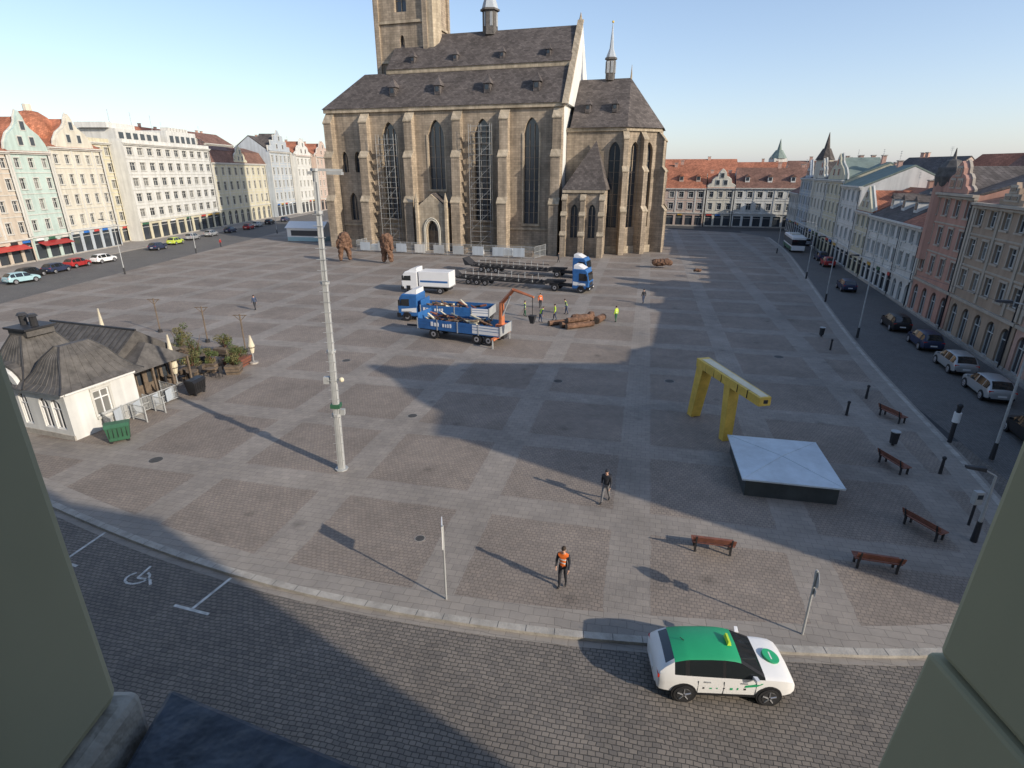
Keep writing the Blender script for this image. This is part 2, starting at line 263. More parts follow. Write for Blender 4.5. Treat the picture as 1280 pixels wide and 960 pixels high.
def house(name,loc,rot,w,d,gh,fh,nf,nw,wall,roof='redtile',kind='gable',rh=4,gable=None,gw=None,gx=None,gz=5,ww=1.15,wh=1.75,shop='s',dorm=0,pil=True,awn=None,sidewin=False,chim=2,base_c=None,tm='trim'):
    o=Ob(name,(loc[0],loc[1],0),rot); H=gh+fh*nf; b=w/nw
    ops=[]
    for i in range(nw):
        c=b*(i+.5)
        if shop=='s': ops.append((c-b*.38,c+b*.38,.35,gh-.9,'s'))
        elif shop=='a': ops.append((c-b*.28,c+b*.28,.25,gh-.8,'a'))
        else: ops.append((c-ww/2,c+ww/2,1.2,gh-.9,'r'))
    wbw=min(ww,b*.55)
    up=[(b*(i+.5)-wbw/2,b*(i+.5)+wbw/2,gh+fh*f+.85,gh+fh*f+.85+min(wh,fh-1.25)*(1 if f<nf-1 else .88),'r') for i in range(nw) for f in range(nf)]
    W,wb,L=facade(o,base_c or wall,(0,0),(w,0),0,gh,ops,tm=tm)
    W,wb,L=facade(o,wall,(0,0),(w,0),gh,H,up,tm=tm)
    so=[(d*(i+.5)/3-.5,d*(i+.5)/3+.5,gh+fh*f+.95,gh+fh*f+2.4,'r') for i in range(3) for f in range(nf)] if sidewin else []
    facade(o,wall,(w,0),(w,d),0,H,so); facade(o,wall,(w,d),(0,d),0,H); facade(o,wall,(0,d),(0,0),0,H,so)
    wb('cornice',tm,-.02,w+.02,gh-.35,gh-.1,-.03,.22); wb('cornice',tm,-.05,w+.05,H-.45,H-.2,-.03,.3); wb('cornice',tm,-.08,w+.08,H-.2,H+.04,-.03,.5); wb('plinth','kerb',0,w,0,.33,-.03,.08)
    for f in range(1,nf): wb('string_course',tm,0,w,gh+fh*f-.02,gh+fh*f+.12,-.03,.08)
    if pil:
        for i in range(nw+1):
            if i in(0,nw) or (i%2==0 and nw>4): x=min(max(b*i,.22),w-.22); wb('pilasters',tm,x-.2,x+.2,gh,H-.46,-.03,.11)
    wb('downpipe','dark',w-.62,w-.52,0,H-.46,.02,.14)
    if awn: o.hexa('awning',awn,[(w*.12,-1.3,2.6),(w*.88,-1.3,2.6),(w*.88,.05,3.2),(w*.12,.05,3.2)],[(w*.12,-1.3,2.7),(w*.88,-1.3,2.7),(w*.88,.05,3.3),(w*.12,.05,3.3)])
    e=.45
    if kind=='gable':
        y=d/2
        o.ext('roof',roof,[(-e,H-.05),(y,H+rh),(d+e,H-.05),(d+e,H-.25),(y,H+rh-.25),(-e,H-.25)],0,w,'x')
        for x in(.02,w-.02): o.poly('gable_walls',wall,[(x,0.1,H-.1),(x,d-.1,H-.1),(x,d/2,H+rh-.3)])
    elif kind=='hip':
        y=d/2;i=min(w*.45,d*.5)
        E=[(-e,-e,H),(w+e,-e,H),(w+e,d+e,H),(-e,d+e,H)]; r0=(i,y,H+rh);r1=(w-i,y,H+rh)
        for P in([E[0],E[1],r1,r0],[E[1],E[2],r1],[E[2],E[3],r0,r1],[E[3],E[0],r0]): o.poly('roof',roof,P)
    elif kind=='mansard':
        i=1.6
        E=[(-.1,-.3,H),(w+.1,-.3,H),(w+.1,d+.3,H),(-.1,d+.3,H)]; T=[(.1,i,H+rh*.7),(w-.1,i,H+rh*.7),(w-.1,d-i,H+rh*.7),(.1,d-i,H+rh*.7)]
        o.hexa('roof',roof,E,T); o.ext('roof_top',roof,[(i-.1,H+rh*.7+.02),(d/2,H+rh),(d-i+.1,H+rh*.7+.02)],0,w,'x')
    else:
        o.box('roof','asphalt',.05,w-.05,.05,d-.05,H-.3,H+.1)
        for a in((-.02,w+.02,-.05,.25),(-.02,w+.02,d-.25,d+.05)): o.box('parapet',wall,a[0],a[1],a[2],a[3],H+.045,H+.8)
        o.box('parapet',wall,-.02,.25,.26,d-.26,H,H+.8); o.box('parapet',wall,w-.25,w+.02,.26,d-.26,H,H+.8)
    if gable:
        g=gw or w; x0=(gx if gx is not None else (w-g)/2)
        pr={'bar':BAR,'tri':TRI,'step':STEP,'onion':ONION}[gable]
        P=[(x0+g*x,H+.05+gz*z) for x,z in pr]; o.ext('gable',wall,P,-.12,.35)
        o.ext('gable_coping',tm,[(x0+g/2+(x-x0-g/2)*1.04,H+.06+(z-H)*1.03) for x,z in P],.36,.6)
        for zz,k in((.12,2),(.5,1)):
            for i in range(k):
                cx=x0+g/2+(i-(k-1)/2)*g*.28; o.box('gable_window_frame',tm,cx-.6,cx+.6,-.2,-.1,H+gz*zz+.1,H+gz*zz+min(1.6,gz*.3)+.2); o.box('gable_window','glass',cx-.45,cx+.45,-.23,-.19,H+gz*zz+.25,H+gz*zz+min(1.6,gz*.3))
        o.ext('gable_roof',roof,[(x0+.3,H),(x0+g-.3,H),(x0+g/2,H+gz*.86)],.6,d/2)
    for i in range(dorm):
        cx=w*(i+.5)/dorm; yy=d/2*.3; zz=H+rh*(.34 if kind!='mansard' else .15)
        o.box('dormer',wall,cx-.6,cx+.6,yy-.4,yy+2.2,zz-.5,zz+1.1); o.box('dormer_window','glass',cx-.42,cx+.42,yy-.43,yy-.38,zz+.1,zz+.95)
        o.ext('dormer_roof',roof,[(cx-.8,zz+1.1),(cx+.8,zz+1.1),(cx,zz+1.8)],yy-.6,yy+2.6)
    for i in range(chim):
        cx=random.uniform(.1,.9)*w; cy=d*random.uniform(.45,.62); t=H+(rh if kind!='flat' else 1)+random.uniform(.3,1.2)
        o.box('chimney','w_peach',cx-.45,cx+.45,cy-.3,cy+.3,H,t); o.box('chimney_cap','kerb',cx-.55,cx+.55,cy-.4,cy+.4,t,t+.15)
    if chim and random.random()<.6:
        cx=random.uniform(.2,.8)*w; t=H+(rh if kind!='flat' else 1); o.cyl('tv_aerial','galv',(cx,d*.5,H),(cx,d*.5,t+2.2),.03,n=4); [o.cyl('tv_aerial','galv',(cx-.5,d*.5,t+1.4+k*.35),(cx+.5,d*.5,t+1.4+k*.35),.02,n=4) for k in range(3)]
    return o
# ------------------------------------------------------------ world / sun
w=bpy.data.worlds.new('World'); scene.world=w; w.use_nodes=True; nt=w.node_tree
sky=nt.nodes.new('ShaderNodeTexSky'); sky.sky_type='NISHITA'; sky.sun_disc=False; sky.sun_elevation=R(23.5); sky.sun_rotation=R(124.8); sky.dust_density=1.2; sky.air_density=1.0; sky.ozone_density=1.5
# thin high haze: whitens the sky towards the horizon
tc=nd(nt,'ShaderNodeTexCoord'); sx=nd(nt,'ShaderNodeSeparateXYZ',{0:tc.outputs['Generated']})
ab=nd(nt,'ShaderNodeMath',{0:sx.outputs[2]},operation='ABSOLUTE'); om=nd(nt,'ShaderNodeMath',{0:1.0,1:ab.outputs[0]},operation='SUBTRACT'); pw=nd(nt,'ShaderNodeMath',{0:om.outputs[0],1:5.0},operation='POWER')
hz=nd(nt,'ShaderNodeMixRGB',{'Fac':pw.outputs[0],'Color1':(.62,.90,1.5,1),'Color2':(1.75,1.85,2.55,1)})
sm=nd(nt,'ShaderNodeVectorMath',{0:sky.outputs[0],1:hz.outputs[0]},operation='ADD')
nt.links.new(sm.outputs[0],nt.nodes['Background'].inputs[0]); nt.nodes['Background'].inputs[1].default_value=.145
sl=bpy.data.lights.new('sun','SUN'); sl.energy=4.9; sl.angle=R(.5); sl.color=(1,.89,.74)
so=bpy.data.objects.new('sun',sl); COL.objects.link(so); ce=math.cos(R(23.5))
so.rotation_euler=Vector((-.821*ce,.571*ce,-math.sin(R(23.5)))).to_track_quat('-Z','Y').to_euler(); so.location=(60,-40,60)
cam=bpy.data.cameras.new('camera'); co=bpy.data.objects.new('camera',cam); COL.objects.link(co); scene.camera=co
co.location=(0,0,15); co.rotation_euler=(R(90-20.7),0,0); cam.lens=19.69; cam.sensor_width=36; cam.clip_start=.05; cam.clip_end=6000
scene.view_settings.view_transform='Standard'; scene.view_settings.look='None'; scene.view_settings.exposure=0
# ------------------------------------------------------------ ground
def sheet(name,m,pts,z):
    me=bpy.data.meshes.new(name); me.from_pydata([(x,y,z) for x,y in pts],[],[tuple(range(len(pts)))]); me.materials.append(M[m]); o=bpy.data.objects.new(name,me); COL.objects.link(o); return o
sheet('ground','asphalt',[(-3000,-3000),(3000,-3000),(3000,3000),(-3000,3000)],-.012)
sheet('road','setts',[(-90,-3),(34,-12),(34,30),(24,30),(-70,70),(-90,90)],0)
sheet('side_street','setts2',[(24.2,17),(36,-10),(37,33),(75,157),(62,157),(30,48)],.004)
sheet('west_street','setts2',[(-78,60),(-62,60),(-60,260),(-78,260)],.004)
def curve(pts,n=8):
    out=[]
    P=[Vector(p) for p in pts]; P=[2*P[0]-P[1]]+P+[2*P[-1]-P[-2]]
    for i in range(1,len(P)-2):
        for k in range(n):
            t=k/n; a,b,c,d=P[i-1:i+3]
            out.append(.5*((2*b)+(c-a)*t+(2*a-5*b+4*c-d)*t*t+(3*b-a-3*c+d)*t**3))
    out.append(P[-2]); return out
front=curve([(-62,57),(-45,38),(-32.5,28.6),(-23.7,23.8),(-14.9,19.6),(-7.5,16.9),(0,15.2),(7,14.4),(14,14.1),(18.6,15),(21.6,18.6),(24.4,25.6),(33,53),(54,111),(63,141)])
def strip(o,part,m,line,a,b,z0,z1):
    n=len(line); L=[];Rr=[]
    for i,p in enumerate(line):
        t=(line[min(i+1,n-1)]-line[max(i-1,0)]).normalized(); nn=Vector((-t.y,t.x)); L.append(p+nn*a);Rr.append(p+nn*b)
    for i in range(n-1):
        q=[L[i],L[i+1],Rr[i+1],Rr[i]]
        o.poly(part,m,[(v.x,v.y,z1) for v in q])
        o.poly(part,m,[(L[i].x,L[i].y,z0),(L[i+1].x,L[i+1].y,z0),(L[i+1].x,L[i+1].y,z1),(L[i].x,L[i].y,z1)])
o=Ob('kerb'); strip(o,'kerb_stones','kerb',front,0,.3,-.01,.125)
acc=0
for i in range(len(front)-1):
    a=front[i];b=front[i+1];l=(b-a).length;t=(b-a)/l;nn=Vector((-t.y,t.x)); s=1.0-acc
    if a.length>60: acc=(acc+l)%1.0; continue
    while s<l:
        p=a+t*s; q=[p-nn*.003-t*.009,p-nn*.003+t*.009,p+nn*.3+t*.009,p+nn*.3-t*.009]
        o.poly('joints','dark',[(v.x,v.y,.1285) for v in q]); s+=1.0
    acc=(acc+l)%1.0
o.done()
o=Ob('pavement'); strip(o,'border_slabs','gutter',front,.302,1.3,PZ,PZ+.004); strip(o,'east_pavement','slabs',[Vector((30.5,13)),Vector((36,33)),Vector((75.5,157))],0,-6,-.01,.12); strip(o,'west_pavement','slabs',[Vector((-78,262)),Vector((-78,60))],0,-12,-.01,.12); o.done()
o=Ob('road_edge_gutter'); strip(o,'setts_row','gutter',front,-.3,-.005,0,.006); o.done()
sheet('plaza','plaza',[(p.x,p.y) for p in front]+[(60,152),(40,165),(-30,196),(-62,200)],PZ)
for x,y,z,r_ in((-19.7,27.5,PZ,.35),(23,46,PZ,.4),(12,40,PZ,.35),(-6.5,33.5,PZ,.3),(-4,20.4,PZ,.2),(3.5,40,PZ,.35),(-14,45,PZ,.35),(12,10.8,.0,.3),(-20,17,0,.3)):
    o=Ob('manhole_cover',(x,y,z)); o.cyl('frame','slabs',(0,0,-.02),(0,0,.008),r_+.04,n=20); o.cyl('lid','iron',(0,0,0),(0,0,.012),r_,n=20)
    for k in range(5): o.box('rib','dark',-r_*.7,r_*.7,-r_*.6+k*r_*.3,-r_*.57+k*r_*.3,.012,.016)
    o.done()
o=Ob('parking_markings')
def mark(p,q,wd=.12):
    p=Vector(p);q=Vector(q);t=(q-p).normalized();n=Vector((-t.y,t.x))*wd/2
    o.poly('line','paint',[(v.x,v.y,.012) for v in(p-n,q-n,q+n,p+n)])
mark((-18.1,21.0),(-18.5,19.0));mark((-19.3,19.25),(-17.7,18.7)); mark((-11.1,18.0),(-11.75,16.3)); mark((-12.5,16.5),(-11.0,16.05)); mark((-24,23.4),(-25,21.6)); mark((-25.8,22),(-24.2,21.2))
for cx,cy in((-14.8,18.0),(-21.3,21.0)):
    for k in range(12):
        a=math.pi*2*k/12;b_=math.pi*2*(k+1)/12
        if k in(2,3): continue
        mark((cx+.45*math.cos(a),cy+.35*math.sin(a)),(cx+.45*math.cos(b_),cy+.35*math.sin(b_)),.09)
    mark((cx,cy),(cx+.1,cy+.7),.1); mark((cx,cy),(cx+.55,cy-.1),.1); mark((cx+.55,cy-.1),(cx+.75,cy-.4),.1)
o.done()
# ------------------------------------------------------------ cathedral
ch=Ob('gothic_cathedral',(-37.7,125.5,0),R(-16))
ops=[(13.8-1.7,13.8+1.7,6,24.3,'g'),(23.8-1.7,23.8+1.7,11.8,24.5,'g'),(33.4-1.7,33.4+1.7,6,24.5,'g'),(43-1.45,43+1.45,5.6,24.5,'g'),(2.6,4.0,15,19,'g'),(5.6,7.0,15,19,'g'),(3.6,5.4,5.5,11,'g')]
W,wb,L=facade(ch,'stone',(0,0),(49,0),0,27,ops,depth=.8,trim=False)
wb('plinth','stone_l',0,49,0,1.6,-.05,.35); wb('cornice','stone_l',-.3,49.2,26.1,26.8,-.05,.5); wb('string_course','stone_l',0,49,4.4,4.75,-.05,.28)
for a0,a1,z0,z1,k in ops[:4]:
    wb('window_surround','stone_l',a0-.3,a0-.02,z0,z1-2.6,-.02,.12);wb('window_surround','stone_l',a1+.02,a1+.3,z0,z1-2.6,-.02,.12);wb('window_surround','stone_l',a0-.4,a1+.4,z0-.4,z0-.02,-.02,.3)
facade(ch,'stone',(0,24),(0,0),0,27,[(8,11,7,23,'g')],depth=.8); facade(ch,'stone',(49,24),(0,24),0,27); facade(ch,'plaster_w',(49,0),(49,24),0,27)
def buttress(x,y,nx,ny,h,wd=1.8,D=(3.2,2.4,1.5),m='stone'):
    n=Vector((nx,ny)).normalized(); t=Vector((-n.y,n.x)); c=Vector((x,y))
    zz=[0,h*.36,h*.68,h*.93]
    def Q(a,k,z): v=c+t*a+n*k; return (v.x,v.y,z)
    for i in range(3):
        d=D[i]; w_=wd/2-.04*i; nd_=D[i+1] if i<2 else .1
        cap=zz[i+1]+(d-nd_)*1.1
        pts=[(-.3,zz[i]-(.0 if i==0 else .3)),(d,zz[i]-(.0 if i==0 else .3)),(d,zz[i+1]),(nd_,cap),(-.3,cap)]
        vs=[Q(-w_,k,z) for k,z in pts]+[Q(w_,k,z) for k,z in pts]; N=5
        ch.add('buttresses',m,vs,[tuple(range(N)),tuple(range(2*N-1,N-1,-1))]+[(j,(j+1)%N,N+(j+1)%N,N+j) for j in range(N)])
        e=.12; g=[(d+e,zz[i+1]-.05),(nd_,cap+.15),(nd_,cap+.33),(d+e+.05,zz[i+1]+.15)]
        vs=[Q(-w_-e,k,z) for k,z in g]+[Q(w_+e,k,z) for k,z in g]
        ch.add('buttress_caps','stone_l',vs,[(0,1,2,3),(7,6,5,4)]+[(j,(j+1)%4,4+(j+1)%4,4+j) for j in range(4)])
for x in(8.9,18.6,28.6,38.0,48.1): buttress(x,0,0,-1,26)
buttress(.9,0,0,-1,26); buttress(0,1,-1,0,26,1.6,(1.6,1.3,1.0)); buttress(0,22,-1,0,26,1.6,(1.6,1.3,1.0))
S='slate'
ch.poly('roof',S,[(-.5,-.7,26.8),(49,-.7,26.8),(49,5.4,33.6),(6.5,5.4,33.6)]); ch.poly('roof',S,[(-.5,24.7,26.8),(-.5,-.7,26.8),(6.5,5.4,33.6),(6.5,18.6,33.6)])
ch.poly('roof',S,[(49,24.7,26.8),(-.5,24.7,26.8),(6.5,18.6,33.6),(49,18.6,33.6)]); ch.poly('roof',S,[(6.5,5.4,33.59),(13,5.4,33.59),(13,18.6,33.59),(6.5,18.6,33.59)])
ch.box('roof_step','stone_l',11.5,49,5.1,18.9,33.4,34.3)
ch.ext('upper_roof',S,[(4.9,34.2),(12,41.2),(19.1,34.2)],11.6,49,'x')
ch.ext('east_gable','plaster_w',[(-1.1,26.6),(12,41.9),(25.1,26.6)],49.02,49.7,'x')
ch.hexa('gable_coping','stone_l',[(48.8,-1.3,26.5),(49.9,-1.3,26.5),(49.9,-.7,26.5),(48.8,-.7,26.5)],[(48.8,11.7,42.0),(49.9,11.7,42.0),(49.9,12.3,42.0),(48.8,12.3,42.0)])
ch.cyl('finial','stone_l',(49.3,12,41.8),(49.3,12,43.2),.35,.05,6)
def dormer(x,y,z,s=1.0):
    ch.box('dormer','darktile',x-.5*s,x+.5*s,y-.5,y+1.6*s,z-.6,z+.9*s); ch.box('dormer_opening','glass3',x-.3*s,x+.3*s,y-.54,y-.49,z,z+.7*s)
    b=[(x-.75*s,y-.7,z+.9*s),(x+.75*s,y-.7,z+.9*s),(x+.75*s,y+1.9*s,z+.9*s),(x-.75*s,y+1.9*s,z+.9*s)]
    for i in range(4): ch.poly('dormer_roof','darktile',[b[i],b[(i+1)%4],(x,y+.3,z+2.4*s)])
for x in(14.5,24,34,43.5): dormer(x,1.6,29.5,1.15)
for x in(17,26,35.5,44.5): dormer(x,6.4,35.7,.75)
def spire(x,y,z0,zb,zt,r):
    ch.cyl('turret','copper',(x,y,z0),(x,y,zb),r,r,6); ch.cyl('turret_eaves','copper',(x,y,zb),(x,y,zb+.35),r*1.3,r*1.25,6)
    for i in range(6):
        a=math.pi*2*(i)/6; ch.box('turret_louvre','galv',x+math.cos(a)*r*.8-.25,x+math.cos(a)*r*.8+.25,y+math.sin(a)*r*.8-.25,y+math.sin(a)*r*.8+.25,z0+(zb-z0)*.35,zb-.3)
    ch.cyl('spire','w_grey',(x,y,zb+.35),(x,y,zb+(zt-zb)*.3),r*1.1,r*.45,6); ch.cyl('spire','w_grey',(x,y,zb+(zt-zb)*.3),(x,y,zt),r*.45,.04,6); ch.ball('spire_ball','gold',(x,y,zt),.22)
spire(31.3,12,40.4,44.5,56,1.5); spire(55.5,11.5,31.5,35,41.2,.9)
tx0,tx1,ty0,ty1=8,18.6,9.5,21
tw=[(5.3-1.3,5.3+1.3,45,54,'g'),(5.3-.5,5.3+.5,37,41,'g')]
for a,b_ in(((tx0,ty0),(tx1,ty0)),((tx1,ty0),(tx1,ty1)),((tx1,ty1),(tx0,ty1)),((tx0,ty1),(tx0,ty0))):
    W,wb,L=facade(ch,'stone',a,b_,0,68,tw,depth=.8,part='tower_walls',trim=False)
    for z in(36,43,56): wb('tower_string','stone_l',-.2,L+.2,z,z+.5,-.1,.35)
for x in(tx0,tx1):
    for y in(ty0,ty1): ch.box('tower_quoins','stone',x-.5,x+.5,y-.5,y+.5,0,67.8)
ch.cyl('stair_turret','stone_l',(19.6,10.8,27),(19.6,10.8,60),1.7,1.7,8)
for i in range(4):
    P=[(tx0-.6,ty0-.6,68),(tx1+.6,ty0-.6,68),(tx1+.6,ty1+.6,68),(tx0-.6,ty1+.6,68)]; ch.poly('tower_spire',S,[P[i],P[(i+1)%4],(13.25,15.25,102)])
C=[(49.1,3),(60,3),(65.8,8),(65.8,15),(60,20),(49.1,20)]
co_=[[(8.0,10.1,5,20.3,'g')],[(1.3,3.2,5,20.3,'g'),(4.5,6.4,5,20.3,'g')],[(2.3,4.7,5,20.3,'g')],[(2.7,5.1,5,20.3,'g')],[]]
for i in range(5):
    W,wb,L=facade(ch,'stone',C[i],C[i+1],0,22.8,co_[i],depth=.7,trim=False)
    wb('chancel_cornice','stone_l',-.2,L+.2,22.1,22.7,-.05,.4); wb('chancel_plinth','stone_l',-.1,L+.1,0,1.5,-.05,.3)
r0=(49.8,11.5,31.8);r1=(59.5,11.5,31.8); E=[(49.8,2.2,22.7),(60.3,2.2,22.7),(66.6,7.6,22.7),(66.6,15.4,22.7),(60.3,20.8,22.7),(49.8,20.8,22.7)]
ch.poly('chancel_roof',S,[E[0],E[1],r1,r0]);ch.poly('chancel_roof',S,[E[1],E[2],r1]);ch.poly('chancel_roof',S,[E[2],E[3],r1]);ch.poly('chancel_roof',S,[E[3],E[4],r1]);ch.poly('chancel_roof',S,[E[4],E[5],r0,r1])
ch.cyl('chancel_finial','stone_l',(59.5,11.5,31.6),(59.5,11.5,34),.2,.03,6)
for x,y,nx,ny in((60,3,.3,-1),(62.9,5.5,.64,-.77),(65.8,8,1,-.35),(65.8,15,1,.35),(60,20,.3,1)): buttress(x,y,nx,ny,22.2,1.0,(2.4,1.8,1.2))
for x in(52.5,57.5): dormer(x,5.2,26.0,.85)
W,wb,L=facade(ch,'stone',(50,-3),(57.4,-3),0,12,[(1.4,2.7,3.5,9.5,'g'),(4.7,6.0,3.5,9.5,'g')],depth=.5,trim=False,part='chapel_walls'); wb('chapel_cornice','stone_l',-.2,L+.2,11.5,12,-.05,.35)
facade(ch,'stone',(57.4,-3),(57.4,3),0,12,[(2,3.4,3.5,9.5,'g')],depth=.5,trim=False,part='chapel_walls'); facade(ch,'stone',(50,3),(50,-3),0,12,part='chapel_walls')
ap=(54.8,2.5,20.5); E=[(49.7,-3.4,12),(57.8,-3.4,12),(57.8,3,12),(49.7,3,12)]
for i in range(4): ch.poly('chapel_roof',S,[E[i],E[(i+1)%4],ap])
buttress(53.7,-3,0,-1,11,1,(1.6,1.2,.8));buttress(50.3,-3,0,-1,11,1,(1.6,1.2,.8));buttress(57.2,-3,0,-1,11,1,(1.6,1.2,.8))
W,wb,L=facade(ch,'stone_l',(20.4,-3.6),(27,-3.6),0,8.4,[(2.1,4.5,0.2,6,'g')],depth=1.2,trim=False,part='porch_walls')
facade(ch,'stone_l',(27,-3.6),(27,0),0,8.4,part='porch_walls');facade(ch,'stone_l',(20.4,0),(20.4,-3.6),0,8.4,part='porch_walls')
ch.ext('porch_gable','stone_l',[(20.4,8.38),(27,8.38),(23.7,11.0)],-3.6,-3.1); ch.ext('porch_roof',S,[(20.1,8.4),(27.3,8.4),(23.7,11.2)],-3.05,0)
for k,rr_ in((0,1.7),(1,1.45)):
    for i in range(9):
        a=math.pi*(i)/9;b_=math.pi*(i+1)/9; ch.cyl('porch_arch','w_cream',(23.7+rr_*math.cos(a),-3.7,4+rr_*1.5*math.sin(a)),(23.7+rr_*math.cos(b_),-3.7,4+rr_*1.5*math.sin(b_)),.12,n=5)
    for sg in(-1,1): ch.cyl('porch_arch','w_cream',(23.7+sg*rr_,-3.7,0),(23.7+sg*rr_,-3.7,4),.12,n=5)
ch.box('porch_door','timber',22.55,24.85,-2.5,-2.44,.2,4)
for x in(20.6,26.8): ch.cyl('porch_pinnacle','stone_l',(x,-3.7,0),(x,-3.7,9.5),.45,.4,6); ch.cyl('porch_pinnacle','stone_l',(x,-3.7,9.5),(x,-3.7,11.3),.5,.03,6)
ch.done()
def scaf(lx0,lx1,ly,ztop,nx):
    o=Ob('scaffolding',(-37.7,125.5,0),R(-16))
    for i in range(nx+1):
        x=lx0+(lx1-lx0)*i/nx
        for y in(ly,ly-1.2): o.cyl('standards','galv',(x,y,PZ),(x,y,ztop),.035,n=5)
    z=2.1
    while z<ztop:
        for y in(ly,ly-1.2):
            o.cyl('ledgers','galv',(lx0,y,z),(lx1,y,z),.025,n=4); o.cyl('ledgers','galv',(lx0,y,z+1),(lx1,y,z+1),.02,n=4)
        o.box('deck','timber',lx0,lx1,ly-1.15,ly-.05,z,z+.06); z+=2.0
    for k in range(int(ztop/4)): o.cyl('braces','galv',(lx0,ly-1.25,k*4+.2),(lx1,ly-1.25,k*4+4),.025,n=4)
    o.done()
scaf(31.4,35.6,-1.2,23.5,2); scaf(12,15.8,-1.2,22,2)
o=Ob('construction_fence',(-37.7,125.5,PZ),R(-16))
def fencerun(o,x0,y0,x1,y1,h=2.0,m='galv',st=2.4):
    a=Vector((x0,y0));b=Vector((x1,y1));n=max(1,round((b-a).length/st))
    for i in range(n+1):
        p=a.lerp(b,i/n); o.cyl('posts',m,(p.x,p.y,0),(p.x,p.y,h),.045,n=5)
        if i<n:
            q=a.lerp(b,(i+1)/n)
            for z in(.15,h*.55,h-.05): o.cyl('rails',m,(p.x,p.y,z),(q.x,q.y,z),.03,n=4)
            for k in range(1,14):
                s_=p.lerp(q,k/14); o.cyl('bars',m,(s_.x,s_.y,.15),(s_.x,s_.y,h-.05),.014,n=3)
fencerun(o,9,-8,46,-9,2.2); fencerun(o,46,-9,47,-4,2.2); fencerun(o,9,-8,9,-4,2.2)
for k in range(9): o.box('mesh_banner',random.choice(['w_grey','steel','w_pale']),10+k*4.0,12.2+k*4.0,-8.25-k*.09-.1,-8.2-k*.09-.1,.3,1.9)
o.done()
o=Ob('material_stacks',(-37.7,125.5,PZ),R(-16))
for x,y,wx,wy,h,m in((29,-6,2.5,1.5,1.1,'timber'),(33,-6.2,2,1.4,.8,'white'),(38,-6,3,1.6,1.3,'w_grey'),(43,-6.5,2,1.2,1.0,'timber'),(11,-6,3,1.4,1.2,'w_grey')):
    for k in range(4): o.box('layer',m,x+random.uniform(-.06,.06),x+wx+random.uniform(-.06,.06),y,y+wy,h*k/4+.02,h*(k+1)/4-.01)
o.done()
# ------------------------------------------------------------ west row
r=R(90)
def wh(name,y0,y1,**k):
    x=k.pop('x',-85); return house(name,(x,y0),r,y1-y0,13,**k)
wh('beige_townhouse',70,86,gh=4.3,fh=3.6,nf=4,nw=5,wall='w_beige',roof='redtile',rh=4).done()
wh('peach_townhouse',86,101.8,gh=4.3,fh=3.5,nf=4,nw=6,wall='w_beige',roof='redtile',rh=3.5,gable='bar',gw=7,gz=4.5,awn='sign_red',dorm=2).done()
wh('mint_townhouse',101.9,111,gh=4.4,fh=3.5,nf=4,nw=3,wall='w_mint',roof='redtile',rh=3.5,gable='onion',gz=6.5,awn='red').done()
h=wh('cream_gabled_townhouse',111.1,125.2,gh=4.6,fh=3.7,nf=4,nw=5,wall='w_cream',roof='redtile',rh=3.5,gable='onion',gz=6.0,gw=10,base_c='w_grey')
h.ball('dome_roof','redtile',(5.5,6,21.6),(4.0,4.0,4.4),10,8); h.cyl('lantern','w_cream',(5.5,6,25.6),(5.5,6,27),.7,.7,8); h.done()
wh('office_annex',125.3,132.8,x=-88,gh=4,fh=3.4,nf=5,nw=3,wall='w_yel',kind='flat',ww=1.8,pil=False).done()
h=wh('white_functionalist_building',132.9,170,gh=4.6,fh=3.3,nf=5,nw=10,wall='w_white',kind='flat',ww=2.2,wh=1.7,pil=False,chim=0,base_c='w_yel')
h.box('penthouse','w_white',3,20,3,12,21.2,24.2); h.box('penthouse_parapet','w_white',2,12,4,11,24.25,25.4); h.box('penthouse_right','w_white',22,36,2.5,12,21.2,24.9)
for k in range(5): h.box('penthouse_window','glass',23.2+k*2.6,24.8+k*2.6,2.42,2.52,22.2,23.8)
for k in range(6): h.box('penthouse_window','glass',4+k*2.6,5.6+k*2.6,2.92,3.02,22,23.5)
for k in range(7): h.box('roof_unit','trim',26+k*1.4,26.8+k*1.4,4,6,24.95,25.9)
for k in range(3): h.cyl('antenna','galv',(8+k*8,7,24),(8+k*8,7,28.5),.06)
h.done()
wh('yellow_baroque_house',170.1,207,gh=5,fh=4.2,nf=3,nw=9,wall='w_yel',roof='browntile',kind='mansard',rh=5,dorm=6,gable='bar',gw=9,gz=5,shop='a',ww=1.6,wh=2.4).done()
wh('grey_tall_townhouse',207.2,226,x=-83,gh=5,fh=4.2,nf=4,nw=5,wall='w_grey',roof='slate',rh=5,gable='step',gz=7,ww=1.6,wh=2.3).done()
wh('white_townhouse',226.2,243,x=-81,gh=5,fh=4,nf=4,nw=4,wall='w_white',roof='redtile',rh=5,gable='bar',gz=6,ww=1.6,wh=2.2).done()
wh('pink_townhouse',243.2,262,x=-79,gh=5,fh=4,nf=4,nw=4,wall='w_pink',roof='redtile',rh=5,gable='bar',gz=6,ww=1.6,wh=2.2).done()
house('yellow_townhouse',(-76,275),R(-10),24,13,5,4,4,6,'w_beige','redtile',rh=5).done()
for i,(x,y,ww_,hh) in enumerate(((-112,100,22,5),(-115,130,26,5),(-112,165,24,5),(-116,195,24,6),(-112,222,22,6))):
    house('background_townhouse',(x,y),R(90),ww_,12,4,3.5,hh,5,['w_pale','w_beige','w_white','w_pink','w_cream'][i],['browntile','redtile','darktile','redtile','browntile'][i],rh=4).done()
